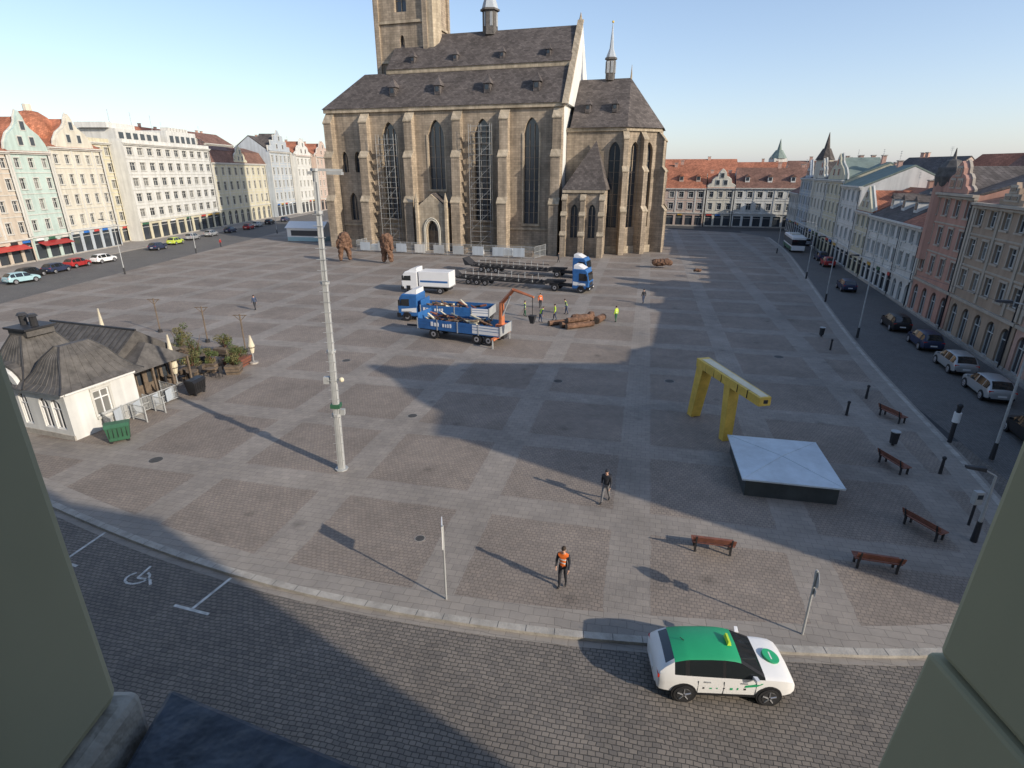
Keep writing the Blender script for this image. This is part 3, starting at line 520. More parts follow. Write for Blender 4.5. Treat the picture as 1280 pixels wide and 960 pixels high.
# ------------------------------------------------------------ east row
er=math.atan2(-.956,-.2934)
def eh(name,yf,yn,off=0,**k):
    w_=(yf-yn)/.956-.1; return house(name,(39+.307*(yf-41)+off,yf),er,w_,13,**k)
eh('pale_street_house',161,147,gh=3.6,fh=3.2,nf=2,nw=5,wall='w_pale',roof='browntile',rh=4).done()
eh('grey_street_house',147,132,gh=3.8,fh=3.3,nf=3,nw=5,wall='w_grey',roof='darktile',rh=3.5,gable='tri',gw=6,gz=4).done()
h=eh('cream_turret_house',132,118,gh=3.8,fh=3.3,nf=3,nw=4,wall='w_cream',roof='darktile',rh=3.5,gable='bar',gw=7,gz=4)
h.cyl('corner_turret','w_cream',(1.2,1.2,10),(1.2,1.2,17.5),1.7,1.7,8); h.cyl('turret_roof','slate',(1.2,1.2,17.5),(1.2,1.2,19.8),2,.8,8); h.cyl('turret_spire','slate',(1.2,1.2,19.8),(1.2,1.2,23),.6,.05,8); h.done()
eh('yellow_gabled_house',118,105,gh=3.8,fh=3.3,nf=3,nw=4,wall='w_yel',roof='greenroof',rh=3,gable='onion',gz=4.5).done()
eh('white_green_roof_house',105,93,gh=3.6,fh=3.1,nf=3,nw=4,wall='w_white',roof='greenroof',rh=3.2,sidewin=True).done()
eh('ochre_narrow_house',93,85,gh=3.4,fh=3.0,nf=2,nw=3,wall='w_yel',roof='redtile',rh=3.5,gable='tri',gz=3.6).done()
eh('low_white_house',85,71.5,gh=3.4,fh=2.9,nf=2,nw=6,wall='w_white',roof='slate',rh=3.8,dorm=3).done()
eh('red_roof_house',71.4,64.7,gh=3.4,fh=2.9,nf=2,nw=3,wall='w_pale',roof='redtile',rh=3.8,shop='a').done()
h=eh('pink_neorenaissance_house',64.6,54.5,gh=4.0,fh=3.0,nf=3,nw=4,wall='w_rose',roof='darktile',rh=2.4,gable='bar',gw=6,gz=3.0,shop='a',ww=1.1,tm='trim_b')
h.cyl('corner_turret','w_rose',(1,.6,6),(1,.6,14.6),1.2,1.2,8); h.ball('turret_dome','copper',(1,.6,14.6),(1.4,1.4,1.8),8,6); h.cyl('turret_finial','copper',(1,.6,16),(1,.6,17.4),.25,.03,6); h.done()
eh('brown_stone_townhouse',54.4,42.5,gh=4.0,fh=2.8,nf=3,nw=5,wall='w_brown',roof='browntile',rh=1.8,shop='a',gable='step',gw=4,gz=1.8,tm='trim_b').done()
eh('pink_brick_townhouse',42.4,31,gh=4.0,fh=2.8,nf=3,nw=5,wall='w_peach',roof='browntile',rh=1.8,shop='a',tm='trim_b').done()
eh('corner_shop_house',30.9,21,gh=4.2,fh=3.0,nf=3,nw=4,wall='w_beige',roof='redtile',rh=2.5,shop='a').done()
h=house('tall_corner_building',(38,14.5),R(-90),13,14,4.5,3.6,5,4,'w_beige','darktile','hip',rh=3.0,gable='onion',gw=9,gx=1,gz=4); h.done()
for i,(x,y,ww_,hh) in enumerate(((80,176,16,2),(92,200,20,3),(84,228,22,3),(100,160,18,3),(96,130,22,3),(84,104,22,3),(72,84,20,2),(62,60,22,2))):
    house('background_house',(x,y),R(-80 if i>2 else -20),ww_,12,4,3.4,hh,5,['w_pale','w_beige','w_cream','w_pink','w_pale','w_beige','w_cream','w_white'][i],['redtile','browntile','redtile','darktile','redtile','browntile','redtile','browntile'][i],rh=4.5).done()
# north row
house('ochre_north_house',(38,177),R(-16),19,13,4,3.3,2,7,'w_pink','redtile',rh=6.5,dorm=4,ww=1.3).done()
house('gabled_north_house',(56.6,171.8),R(-16),7.5,13,4,3.4,2,3,'w_cream','redtile',rh=4,gable='bar',gz=5).done()
house('white_north_building',(64,169.6),R(-16),24,13,4,3.4,2,9,'w_white','browntile',rh=5.5,dorm=4,ww=1.3).done()
house('background_house',(50,215),R(-10),30,13,4,3.5,3,7,'w_pale','redtile',rh=5).done()
house('background_house',(-5,210),R(-10),40,13,4,3.5,3,9,'w_pale','redtile',rh=5).done()
o=Ob('background_church',(100,230,0)); o.box('tower','w_pale',0,5,0,5,0,20); o.cyl('onion_roof','greenroof',(2.5,2.5,20),(2.5,2.5,23),3.2,1.2,8); o.cyl('spire','greenroof',(2.5,2.5,23),(2.5,2.5,27),.8,.05,8); o.done()
# ------------------------------------------------------------ town hall (camera building) + neighbour behind the camera
th=Ob('town_hall',(0,0,0),R(-15))
th.box('body','w_jamb',-55,26.5,-16,-.4,0,22); th.hexa('roof','darktile',[(-55,-16,22),(26.5,-16,22),(26.5,-.1,22),(-55,-.1,22)],[(-53,-11,27.5),(25,-11,27.5),(25,-5,27.5),(-53,-5,27.5)])
th.ext('gable','w_jamb',[(13+9*x,22+4.8*z) for x,z in ONION],-1,-.5); th.ext('gable','w_jamb',[(-12+9*x,22+4.5*z) for x,z in ONION],-1,-.5)
th.done()
o=Ob('neighbour_house',(0,0,0),R(-15)); o.box('body','w_beige',27,48,-16,-2,0,8.3); o.ext('roof','redtile',[(-16.3,8.3),(-9,10.3),(-1.7,8.3)],27,48,'x'); o.done()
o=Ob('window_opening_wall')
o.box('left_jamb','w_jamb',-1.5,-.677,-.25,.72,14.15,16.6); o.box('left_jamb_base','kerb',-1.5,-.655,-.25,.735,14.03,14.149)
o.hexa('left_base_dark','granite',[(-1.5,-.2,13.2),(-.58,-.2,13.2),(-.60,.73,13.2),(-1.5,.73,13.2)],[(-1.5,-.2,14.02),(-.58,-.2,14.02),(-.62,.73,14.02),(-1.5,.73,14.02)])
o.hexa('right_jamb','w_jamb',[(.700,-.25,14.26),(1.5,-.25,14.26),(1.5,.708,14.26),(.700,.708,14.26)],[(.745,-.25,16.6),(1.5,-.25,16.6),(1.5,.68,16.6),(.745,.68,16.6)])
o.hexa('right_jamb_foot','w_jamb',[(.655,-.25,13.4),(1.5,-.25,13.4),(1.5,.745,13.4),(.655,.745,13.4)],[(.692,-.25,14.255),(1.5,-.25,14.255),(1.5,.716,14.255),(.692,.716,14.255)])
o.done(bevel={'left_jamb':.02,'right_jamb':.012,'left_jamb_base':.015,'right_jamb_foot':.008})
o=Ob('zinc_sill'); o.hexa('sheet','zinc',[(-.64,.78,14.02),(.1,.50,14.02),(.1,.0,14.05),(-.57,.1,14.05)],[(-.64,.78,14.10),(.1,.50,14.10),(.1,.0,14.13),(-.57,.1,14.13)]); o.done(bevel={'sheet':.01})
# ------------------------------------------------------------ vehicles
ST1=[(-.5,.42,.72,.78,.80),(-.49,.3,.92,.96,.89),(-.465,.27,.96,1.06,.94),(-.405,.24,.99,1.36,.97),(-.35,.22,.99,1.50,.985),(-.27,.2,.985,1.545,1),(-.25,.2,.985,1.55,1),(-.12,.2,.975,1.56,1),(-.035,.2,.97,1.56,1),(-.012,.2,.97,1.56,1),(.06,.2,.965,1.53,1),(.115,.2,.96,1.47,1),(.245,.2,.95,1.04,.99),(.34,.22,.92,.99,.98),(.42,.24,.86,.92,.95),(.465,.27,.76,.83,.90),(.49,.32,.64,.7,.84),(.5,.4,.56,.6,.76)]
ST2=[(-.5,.45,.80,.84,.78),(-.492,.33,.94,.99,.88),(-.475,.29,1.02,1.10,.94),(-.435,.26,1.05,1.28,.965),(-.375,.24,1.05,1.45,.985),(-.30,.22,1.045,1.53,1),(-.27,.22,1.04,1.55,1),(-.12,.2,1.02,1.585,1),(-.035,.2,1.01,1.585,1),(-.015,.2,1.01,1.583,1),(.05,.2,1.0,1.55,1),(.095,.2,.995,1.50,1),(.265,.2,.985,1.06,.995),(.35,.22,.96,1.025,.985),(.42,.24,.92,.97,.96),(.465,.27,.84,.89,.91),(.49,.32,.70,.76,.84),(.5,.40,.58,.64,.74)]
def car(name,loc,rot,col,L=4.3,Wd=1.8,H=1.55,roofm=None,hero=False):
    o=Ob(name,loc,rot); hw=Wd/2; s=H/1.56; st=ST2 if hero else ST1
    rings=[]
    for x,zl,zb,zt,wf in st:
        wv=hw*wf; k=min(1,max(0,(zt-zb)/.5)); wt=wv*(.93-(.18 if hero else .17)*k); zt_=zt*s; zb_=zb*s
        half=[(0,zl),(wv*.86,zl),(wv*.985,zl+.14),(wv*1.0,(zl+zb_)/2+.08),(wv*.965,zb_),(wt,zt_-.07*(.4+.6*k)),(wt*.86,zt_-.01),(0,zt_+.03)]
        rings.append([(x*L,y,z) for y,z in half]+[(x*L,-y,z) for y,z in half[-2:0:-1]])
    n=len(rings[0])
    for i in range(len(rings)-1):
        for j in range(n):
            jj=(j+1)%n; jm=j if j<7 else 13-j
            a=st[i];b=st[i+1]; tall=(a[3]-a[2]>.3 or b[3]-b[2]>.3)
            m=col; part='body'
            if jm==4 and tall and i not in(2,):
                m='carglass';part='side_windows'
                if i in(5,8): m='black' if hero else col; part='pillar'
                if hero and i==3: m=col; part='body'
            if jm in(5,6) and i in(11,): m='carglass';part='windshield'
            if jm==6 and i in((3,) if hero else (2,3)): m='carglass';part='rear_window'
            if jm in(0,1): m='black';part='lower_sill'
            if roofm and jm in(5,6) and 4<=i<=10: m=roofm;part='roof'
            if hero and jm==5 and i==11: m='black';part='roof_edge'
            o.add(part,m,[rings[i][j],rings[i+1][j],rings[i+1][jj],rings[i][jj]],[(0,1,2,3)])
    o.add('body',col,rings[0],[tuple(range(n))]); o.add('body',col,rings[-1],[tuple(range(n))])
    for x in(-.30*L,.305*L):
        for sg in(-1,1):
            o.cyl('wheel_arch','black',(x,sg*(hw*.90),.35),(x,sg*(hw+.012),.35),.39,.38,24)
            o.cyl('tyre','rubber',(x,sg*(hw*.8),.33),(x,sg*(hw+.03),.33),.33,.31,24); o.cyl('rim','rim' if not hero else 'dark',(x,sg*(hw+.031),.33),(x,sg*(hw+.04),.33),.23,.22,20)
            for k in range(5):
                a=k*math.pi*.4+.3
                if hero: o.cyl('spoke','rim',(x+math.cos(a)*.04,sg*(hw+.043),.33+math.sin(a)*.04),(x+math.cos(a)*.21,sg*(hw+.043),.33+math.sin(a)*.21),.028,.02,5)
                else: o.cyl('rim_gap','black',(x+math.cos(a)*.13,sg*(hw+.041),.33+math.sin(a)*.13),(x+math.cos(a)*.13,sg*(hw+.044),.33+math.sin(a)*.13),.04,.04,6)
    hz_=.0 if not hero else .06
    for sg in(-1,1):
        o.hexa('headlight','lamp_w' if not hero else 'black',[(.452*L,sg*hw*.55,.66+hz_),(.478*L,sg*hw*.53,.62+hz_),(.445*L,sg*hw*.91,.64+hz_),(.43*L,sg*hw*.92,.7+hz_)],[(.447*L,sg*hw*.55,.78+hz_),(.472*L,sg*hw*.53,.76+hz_),(.434*L,sg*hw*.90,.79+hz_),(.42*L,sg*hw*.91,.82+hz_)])
        o.box('tail_light','lamp_r',-.492*L,-.46*L,min(sg*hw*.6,sg*hw*.9),max(sg*hw*.6,sg*hw*.9),.84,.95)
        o.hexa('mirror',col,[(.17*L,sg*(hw-.03),.98),(.20*L,sg*(hw-.03),.98),(.21*L,sg*(hw+.17),1.0),(.185*L,sg*(hw+.18),1.0)],[(.17*L,sg*(hw-.03),1.1),(.20*L,sg*(hw-.03),1.09),(.205*L,sg*(hw+.17),1.13),(.18*L,sg*(hw+.18),1.13)])
    o.box('bumper_grille','black',.485*L,.503*L,-hw*.55,hw*.55,.34,.5); o.box('number_plate','white',-.505*L,-.495*L,-.26,.26,.55,.67)
    if hero:
        for sg in(-1,1):
            def sb(part,m,x0,x1,z0,z1,pr=.004): o.box(part,m,x0,x1,min(sg*(hw-.05),sg*(hw+pr)),max(sg*(hw-.05),sg*(hw+pr)),z0,z1)
            for x in(-.16,.10): sb('door_handle','silver',x*L,x*L+.18,.80,.83,.015)
            for x in(-.022,.205,-.205): sb('door_seam','dark',x*L,x*L+.01,.36,.84,.002)
            sb('sill_trim','black',-.22*L,.22*L,.30,.38,.003)
            random.seed(3)
            for k in range(7):
                x=-.17*L+k*.2; sb('livery_lettering','green' if k%3 else 'dark',x,x+random.uniform(.04,.09),.52+random.uniform(0,.06),.60+random.uniform(0,.05),.003)
            o.hexa('livery_leaf','green',[(.12*L,sg*(hw-.04),.66),(.21*L,sg*(hw-.04),.72),(.21*L,sg*(hw+.003),.72),(.12*L,sg*(hw+.003),.66)],[(.13*L,sg*(hw-.04),.74),(.25*L,sg*(hw-.04),.83),(.25*L,sg*(hw+.003),.83),(.13*L,sg*(hw+.003),.74)])
        o.cyl('bonnet_logo','green',(.365*L,0,.95),(.371*L,.0,1.035),.27,.27,24); o.box('bonnet_logo_text','white',.345*L,.37*L,-.14,.14,1.025,1.048)
        o.hexa('taxi_sign','hiyel',[(.10,-.20,1.56),(.22,-.20,1.56),(.22,.20,1.56),(.10,.20,1.56)],[(.13,-.18,1.68),(.19,-.18,1.68),(.19,.18,1.68),(.13,.18,1.68)])
        o.cyl('antenna','black',(-.27*L,0,1.48),(-.31*L,0,1.62),.012,n=5)
    return o.done(smooth=('body','side_windows','windshield','rear_window','roof','roof_edge','tyre','wheel_arch','lower_sill','pillar'))
car('taxi_car',(6.45,13.3,.0),R(-3),'white',4.15,1.78,1.5,roofm='green',hero=True)
random.seed(11)
for x,y,a,c in((-72.6,101,80,'white'),(-73.6,96,85,'red'),(-73,90.5,88,'navy'),(-71.2,81.5,70,'lightblue'),(-73.5,86,88,'black'),(-75,128,90,'lime'),(-73.4,118.6,90,'navy'),(-75.6,145,90,'silver'),(-75,154,90,'navy'),(-74,163,90,'red'),(-75,171,90,'silver'),(-75,180,90,'black'),(-74,190,90,'navy'),(-76,137,90,'silver'),
    (39.4,56,73,'black'),(37.9,49.5,73,'navy'),(36.0,43.2,73,'silver'),(34.2,37.6,73,'silver'),(56.5,104,73,'navy'),(64.5,126,73,'silver'),(45.5,76,73,'navy'),(31,30,73,'black'),(66.5,133,73,'white'),(54,97,73,'red')):
    car('parked_car',(x,y,.004),R(a),c)
o=Ob('city_bus',(58.5,119,.004),R(253)); o.box('body','white',-5.5,5.5,-1.25,1.25,.35,3.0); o.box('side_stripe','dgreen',-5.45,5.45,-1.262,1.262,.4,1.1); o.box('windows','carglass',-5.3,5.515,-1.27,1.27,1.35,2.5)
for x in(-3.2,3.4):
    for y in(-1.28,.98): o.cyl('wheel','rubber',(x,y,.45),(x,y+.3,.45),.45,n=14)
o.box('roof_unit','trim',-2,1,-.8,.8,3.01,3.3); o.done(bevel={'body':.12})
def wheels(o,xs,hw=1.22,r=.5):
    for x in xs:
        for sg in(-1,1):
            a=sg*hw;b=sg*(hw-.32); o.cyl('tyre','rubber',(x,a,r),(x,b,r),r,n=18); o.cyl('hub','rim',(x,a+sg*.005,r),(x,a-sg*.01,r),r*.5,r*.5,12); o.cyl('hub_dark','black',(x,a+sg*.02,r),(x,a,r),r*.22,n=8)
            o.box('mudguard','black',x-r*1.05,x+r*1.05,min(a,b),max(a,b),r*2+.04,r*2+.08)
def cab(o,x0,m='blue',h=2.9):
    P=[(x0,.55),(x0+2.15,.55),(x0+2.25,1.5),(x0+2.0,h-.35),(x0+1.7,h),(x0,h)]
    o.ext('cab',m,P,-1.2,1.2); o.ext('cab_side_window','carglass',[(x0+.9,1.65),(x0+1.95,1.65),(x0+1.82,h-.55),(x0+.9,h-.5)],-1.215,1.215)
    o.hexa('cab_windscreen','carglass',[(x0+2.15,-1.05,1.65),(x0+2.25,-1.05,1.65),(x0+2.25,1.05,1.65),(x0+2.15,1.05,1.65)],[(x0+2.0,-1.02,h-.45),(x0+2.075,-1.02,h-.45),(x0+2.075,1.02,h-.45),(x0+2.0,1.02,h-.45)])
    o.box('bumper','black',x0+1.9,x0+2.33,-1.22,1.22,.4,.85); o.box('grille','dark',x0+2.2,x0+2.275,-.7,.7,.95,1.4)
    if m!='white': o.ext('white_stripe','white',[(x0+.1,1.0),(x0+1.8,1.0),(x0+1.8,1.3),(x0+.1,1.5)],-1.206,1.206)
    for sg in(-1,1): o.box('headlight','lamp_w',x0+2.25,x0+2.345,sg*.95-.18,sg*.95+.18,.55,.72); o.box('mirror','black',x0+1.9,x0+2.05,sg*1.35-.1,sg*1.35+.1,1.7,2.3); o.box('step','black',x0+1.0,x0+1.5,sg*1.215-.04,sg*1.215+.04,.45,1.0)
    o.hexa('roof_deflector','white',[(x0+.1,-1.0,h+.01),(x0+1.5,-1,h+.01),(x0+1.5,1,h+.01),(x0+.1,1,h+.01)],[(x0+.1,-.95,h+.5),(x0+.7,-.95,h+.45),(x0+.7,.95,h+.45),(x0+.1,.95,h+.5)])
def sideletters(o,x0,x1,y,z,m='white',hh=.35):
    x=x0;random.seed(7)
    while x<x1:
        w_=random.uniform(.12,.24)
        if random.random()<.8: o.box('lettering',m,x,x+w_,y-.02,y+.02,z,z+random.uniform(.7,1)*hh)
        x+=w_+.12
def fbed(o,x0,x1,m='blue',z=1.1,h=.75):
    o.box('chassis','dark',x0,x1+.3,-.45,.45,.6,.95); o.box('bed_floor','timber',x0,x1,-1.2,1.2,.97,z)
    o.box('drop_side',m,x0,x1,-1.27,-1.21,z-.15,z+h); o.box('drop_side',m,x0,x1,1.21,1.27,z-.15,z+h); o.box('headboard',m,x1-.08,x1,-1.2,1.2,z,z+h+.5); o.box('tailboard','steel',x0-.03,x0+.04,-1.2,1.2,z-.1,z+h)
    for zz in(z+h*.33,z+h*.66):
        for y in(-1.28,1.272): o.box('side_rib',m,x0,x1,y,y+.012,zz,zz+.05)
    k=x0
    while k<=x1+.01:
        for y in(-1.3,1.27): o.box('side_post','steel',k-.05,k+.05,y,y+.03,z-.2,z+h+.05)
        k+=(x1-x0)/4
def junk(o,x0,x1,z,n=30):
    for k in range(n):
        x=random.uniform(x0,x1);y=random.uniform(-.9,.9);m=random.choice(['wood_br','wood_red','timber','timber','dark','cream'])
        a=random.uniform(-.5,.5);l=random.uniform(.4,1.3); dz=random.uniform(-.15,.3)
        o.cyl('load_timber',m,(x,y,z+random.uniform(.3,.75)),(min(x1+.3,x+l*math.cos(a)),max(-1.1,min(1.1,y+l*math.sin(a))),z+random.uniform(.3,.8)+dz),random.uniform(.06,.15),random.uniform(.05,.12),6)
random.seed(21)
o=Ob('flatbed_truck',(-6.9,58.6,PZ),R(180-14)); cab(o,2.9); fbed(o,-5,2.5); wheels(o,(4.1,-2.3,-3.6)); sideletters(o,0,2,1.285,1.3); sideletters(o,-3,2,-1.285,1.3)
o.box('side_panel_white','white',-4.9,-3.1,1.275,1.279,1.05,1.8); random.seed(5); junk(o,-4.6,1.8,1.2); o.done(bevel={'cab':.09})
o=Ob('crane_truck',(-4.6,51.6,PZ),R(180-24)); fbed(o,-4.4,4.3,h=.8); wheels(o,(2.6,-2.0,-3.2)); sideletters(o,.6,2.8,1.285,1.3,hh=.42); sideletters(o,-2,3.8,-1.285,1.3)
o.box('white_side_panel','white',-4.3,-1.6,1.275,1.279,1.05,1.85); o.cyl('drawbar','dark',(4.3,0,.8),(6.2,.2,.8),.1); random.seed(9); junk(o,-3.2,3.6,1.3,45)
o.box('crane_base','crane_or',-4.35,-3.6,-.5,.5,1.1,1.9); o.cyl('crane_column','crane_or',(-4,0,1.9),(-4,0,3.9),.28,.22,8); o.cyl('crane_boom','crane_or',(-4,0,3.8),(-5.3,.3,5.2),.2,.17,4); o.cyl('crane_jib','crane_or',(-5.3,.3,5.2),(-7.6,1.2,4.9),.15,.1,4); o.cyl('crane_ram','steel',(-4.1,.1,2.6),(-5,.3,4.6),.08,n=8); o.cyl('crane_cable','black',(-7.5,1.2,4.9),(-7.5,1.2,3.3),.03); o.hexa('grapple','dark',[(-7.65,1.05,2.6),(-7.35,1.05,2.6),(-7.35,1.35,2.6),(-7.65,1.35,2.6)],[(-7.8,.9,3.3),(-7.2,.9,3.3),(-7.2,1.5,3.3),(-7.8,1.5,3.3)])
for sg in(-1,1): o.box('outrigger','crane_or',-4.1,-3.8,min(sg*.4,sg*1.9),max(sg*.4,sg*1.9),.75,.93); o.cyl('outrigger_leg','steel',(-3.95,sg*1.85,.9),(-3.95,sg*1.85,0),.07,n=6)
o.done()
def lowbed(name,loc,rot,col='blue'):
    o=Ob(name,loc,rot); cab(o,7.6,col,3.1); o.box('tractor_frame','dark',4.2,7.6,-.45,.45,.6,.95); wheels(o,(8.8,5.2))
    for y in(-1.15,-.4,.35,1.0): o.box('trailer_beam','dark',-9.5,3.8,y,y+.15,.75,.95)
    for k in range(14): o.box('trailer_crossbeam','dark',-9.5+k,-9.35+k,-1.25,1.25,.96,1.06)
    o.hexa('gooseneck','dark',[(3.6,-.6,.8),(6.3,-.5,1.15),(6.3,.5,1.15),(3.6,.6,.8)],[(3.6,-.6,1.3),(6.3,-.5,1.4),(6.3,.5,1.4),(3.6,.6,1.3)])
    wheels(o,(-5,-6.3,-7.6),1.22,.42); o.hexa('ramp','dark',[(-10.6,-1.1,.9),(-9.5,-1.1,.9),(-9.5,1.1,.9),(-10.6,1.1,.9)],[(-11,-1.1,2.0),(-10.9,-1.1,2.0),(-10.9,1.1,2.0),(-11,1.1,2.0)])
    for k in range(6): o.box('stanchion','galv',-8+k*2,-7.92+k*2,-1.25,-1.17,1.0,1.9); o.box('stanchion','galv',-8+k*2,-7.92+k*2,1.17,1.25,1.0,1.9)
    o.box('side_rail','dark',-9,3,-1.27,-1.23,1.4,1.5); o.box('side_rail','dark',-9,3,1.23,1.27,1.4,1.5); o.done(bevel={'cab':.09})
lowbed('lowbed_truck',(1.3,77.5,PZ),R(-22)); lowbed('lowbed_truck',(2.5,88,PZ),R(-24))
# white lorry with cab and short box
o=Ob('white_truck',(-11.2,74,PZ),R(166)); cab(o,.9,'white',2.8); o.box('chassis','dark',-3.4,1,-.5,.5,.55,.9); wheels(o,(2.0,-2.2),1.15,.45)
o.box('box_body','white',-3.5,.7,-1.2,1.2,.95,2.9); o.box('box_trim','steel',-3.53,.73,-1.215,1.215,.93,1.03); o.box('blue_stripe','blue',-3.3,.5,-1.206,1.206,1.5,1.75); o.done(bevel={'cab':.08,'box_body':.04})
# ------------------------------------------------------------ people
def person(name,x,y,head,top,legs,stride=.0,vest=None,pack=False,bend=0,arm=(0,0),hat=None,z=PZ,sc=1.0):
    V=[(0,0,.95),(0,0,1.09),(0,.01,1.28),(0,0,1.41),(0,.01,1.51),(0,.025,1.58),(0,.025,1.66),(0,.01,1.735)]
    Rd=[(.15,.11),(.145,.105),(.17,.12),(.15,.10),(.055,.055),(.065,.075),(.076,.094),(.06,.075)]
    E=[(0,1),(1,2),(2,3),(3,4),(4,5),(5,6),(6,7)]; tag=['t','t','t','s','s','h','h']
    def av(p,r): V.append(p);Rd.append((r,r)); return len(V)-1
    for sg in(-1,1):
        f=stride*sg
        h=av((sg*.095,0,.87),.10);k=av((sg*.1,f*.45+.03,.49),.068);a=av((sg*.1,f-.02,.09+(.05 if f<0 else 0)),.047);t=av((sg*.115,f+.15,.045),.038)
        E+= [(0,h),(h,k),(k,a),(a,t)]; tag+=['l','l','l','b']
        g=arm[0 if sg<0 else 1]-stride*sg*.6
        s_=av((sg*.19,0,1.42),.066);e=av((sg*.245,g*.35-.02,1.14),.052);w_=av((sg*.25,g*.75+.05,.90+abs(g)*.2),.036);ha=av((sg*.245,g*.85+.07,.83+abs(g)*.25),.036)
        E+=[(3,s_),(s_,e),(e,w_),(w_,ha)]; tag+=['t','t','t','k']
    if bend:
        def bd(p):
            if p[2]<.95: return p
            dz=p[2]-.95; return (p[0],p[1]+dz*math.sin(bend),.95+dz*math.cos(bend))
        V=[bd(p) if i<8 or p[2]>1.0 else ((p[0],p[1]+.35*math.sin(bend),p[2]-.05) if i in(14,15,22,23) else p) for i,p in enumerate(V)]
    me=bpy.data.meshes.new('tmp'); me.from_pydata(V,E,[]); ob=bpy.data.objects.new('tmp',me); COL.objects.link(ob)
    md=ob.modifiers.new('s','SKIN'); md.use_smooth_shade=True
    for i,r_ in enumerate(Rd): me.skin_vertices[0].data[i].radius=r_
    me.skin_vertices[0].data[0].use_root=True
    ss=ob.modifiers.new('u','SUBSURF'); ss.levels=2; ss.render_levels=2
    bpy.context.view_layer.update(); dg=bpy.context.evaluated_depsgraph_get(); nm=bpy.data.meshes.new_from_object(ob.evaluated_get(dg)); bpy.data.objects.remove(ob)
    nm.materials.clear()
    for q in [M[top],M[legs],M['skin'],M['black'],M[vest or top],M['reflect']]: nm.materials.append(q)
    VV=[Vector(v) for v in V]
    for p in nm.polygons:
        c=p.center; best=9;bt='t';be=(0,1)
        for (a,b),tg in zip(E,tag):
            A=VV[a];B=VV[b]; t=max(0,min(1,(c-A).dot(B-A)/max(1e-6,(B-A).length_squared))); d=(A+(B-A)*t-c).length
            if d<best: best=d;bt=tg;be=(a,b)
        p.material_index={'t':0,'s':2,'h':2,'l':1,'b':3,'k':2}[bt]
        if bt=='s' and be==(3,4): p.material_index=(4 if vest else 0) if best>.07 or c.z<1.46 else 2
        if vest and bt=='t' and (max(be)<4 or (be[0]==3 and abs(c.x)<.2)): p.material_index=4
        if vest and not bend and max(be)<4 and (1.09<c.z<1.125 or 1.25<c.z<1.28): p.material_index=5
        p.use_smooth=True
    o=Ob(name,(x,y,z),head); o.e.scale=(sc,sc,sc); b=bpy.data.objects.new('body',nm); COL.objects.link(b); b.parent=o.e
    H=VV[6]; hy,hz=H.y,H.z
    o.ball('hair',hat or 'hair',(0,hy-.012,hz+.045),(.088,.105,.085),10,6); o.cyl('nose','skin',(0,hy+.09,hz+.0),(0,hy+.115,hz-.02),.012,.014,5)
    for sg in(-1,1): o.ball('eye','black',(sg*.032,hy+.088,hz+.012),.009,6,4); o.ball('ear','skin',(sg*.08,hy,hz-.005),(.012,.02,.03),6,4)
    o.box('mouth','red',-.022,.022,hy+.086,hy+.094,hz-.05,hz-.043)
    for P,sg in((VV[15],-1),(VV[23],1)):
        for k in range(4):
            yy=P.y+.03-.02*k; ln=(.07,.08,.075,.06)[k]; o.cyl('finger','skin',(P.x,yy,P.z-.02),(P.x-sg*.006,yy+.004,P.z-.02-ln*.55),.0095,.009,5); o.cyl('finger','skin',(P.x-sg*.006,yy+.004,P.z-.02-ln*.55),(P.x-sg*.02,yy+.008,P.z-.02-ln),.009,.007,5)
        o.cyl('thumb','skin',(P.x,P.y+.03,P.z+.01),(P.x-sg*.012,P.y+.065,P.z-.035),.012,.009,5)
    if pack: o.box('backpack','black',-.15,.15,-.28,-.1,1.03,1.45); o.box('backpack_pocket','cloth_g',-.11,.11,-.32,-.275,1.07,1.25)
    o.done(smooth=('hair',),bevel={'backpack':.04})
person('worker_in_orange_vest',1.94,17.4,R(160),'cloth_d','cloth_d',.10,vest='orange',arm=(.12,.1),sc=1.03)
person('pedestrian_with_backpack',4.5,23.3,R(150),'cloth_d','cloth_g',.28,pack=True,hat='cloth_d')
person('pedestrian',-29.6,63.5,R(60),'cloth_b','cloth_d',.2)
person('worker_in_green_vest',11,57.9,R(40),'hiyel','dgreen',.1,vest='hiyel')
person('worker_in_yellow_vest',3,57.8,R(-60),'cloth_b','cloth_b',.12,vest='hiyel',bend=.5)
person('worker_in_yellow_vest',4.6,58.8,R(100),'hiyel','cloth_b',.15,vest='hiyel')
person('worker_in_orange_vest',3.3,64.6,R(190),'orange','cloth_d',.1,vest='orange')
person('worker_in_yellow_vest',1.4,60.5,R(-90),'cloth_b','dgreen',.1,vest='hiyel')
person('worker_in_yellow_vest',6.1,61.5,R(90),'cloth_b','cloth_b',.15,vest='hiyel',bend=.3)
person('pedestrian',15.9,67,R(20),'cloth_d','cloth_b',.15)
person('pedestrian',8.2,100,R(80),'cloth_d','cloth_d',.2)
person('pedestrian',-62,122,R(80),'red','cloth_d',.2)
person('pedestrian',39,36.5,R(80),'cloth_d','cloth_d',.2)
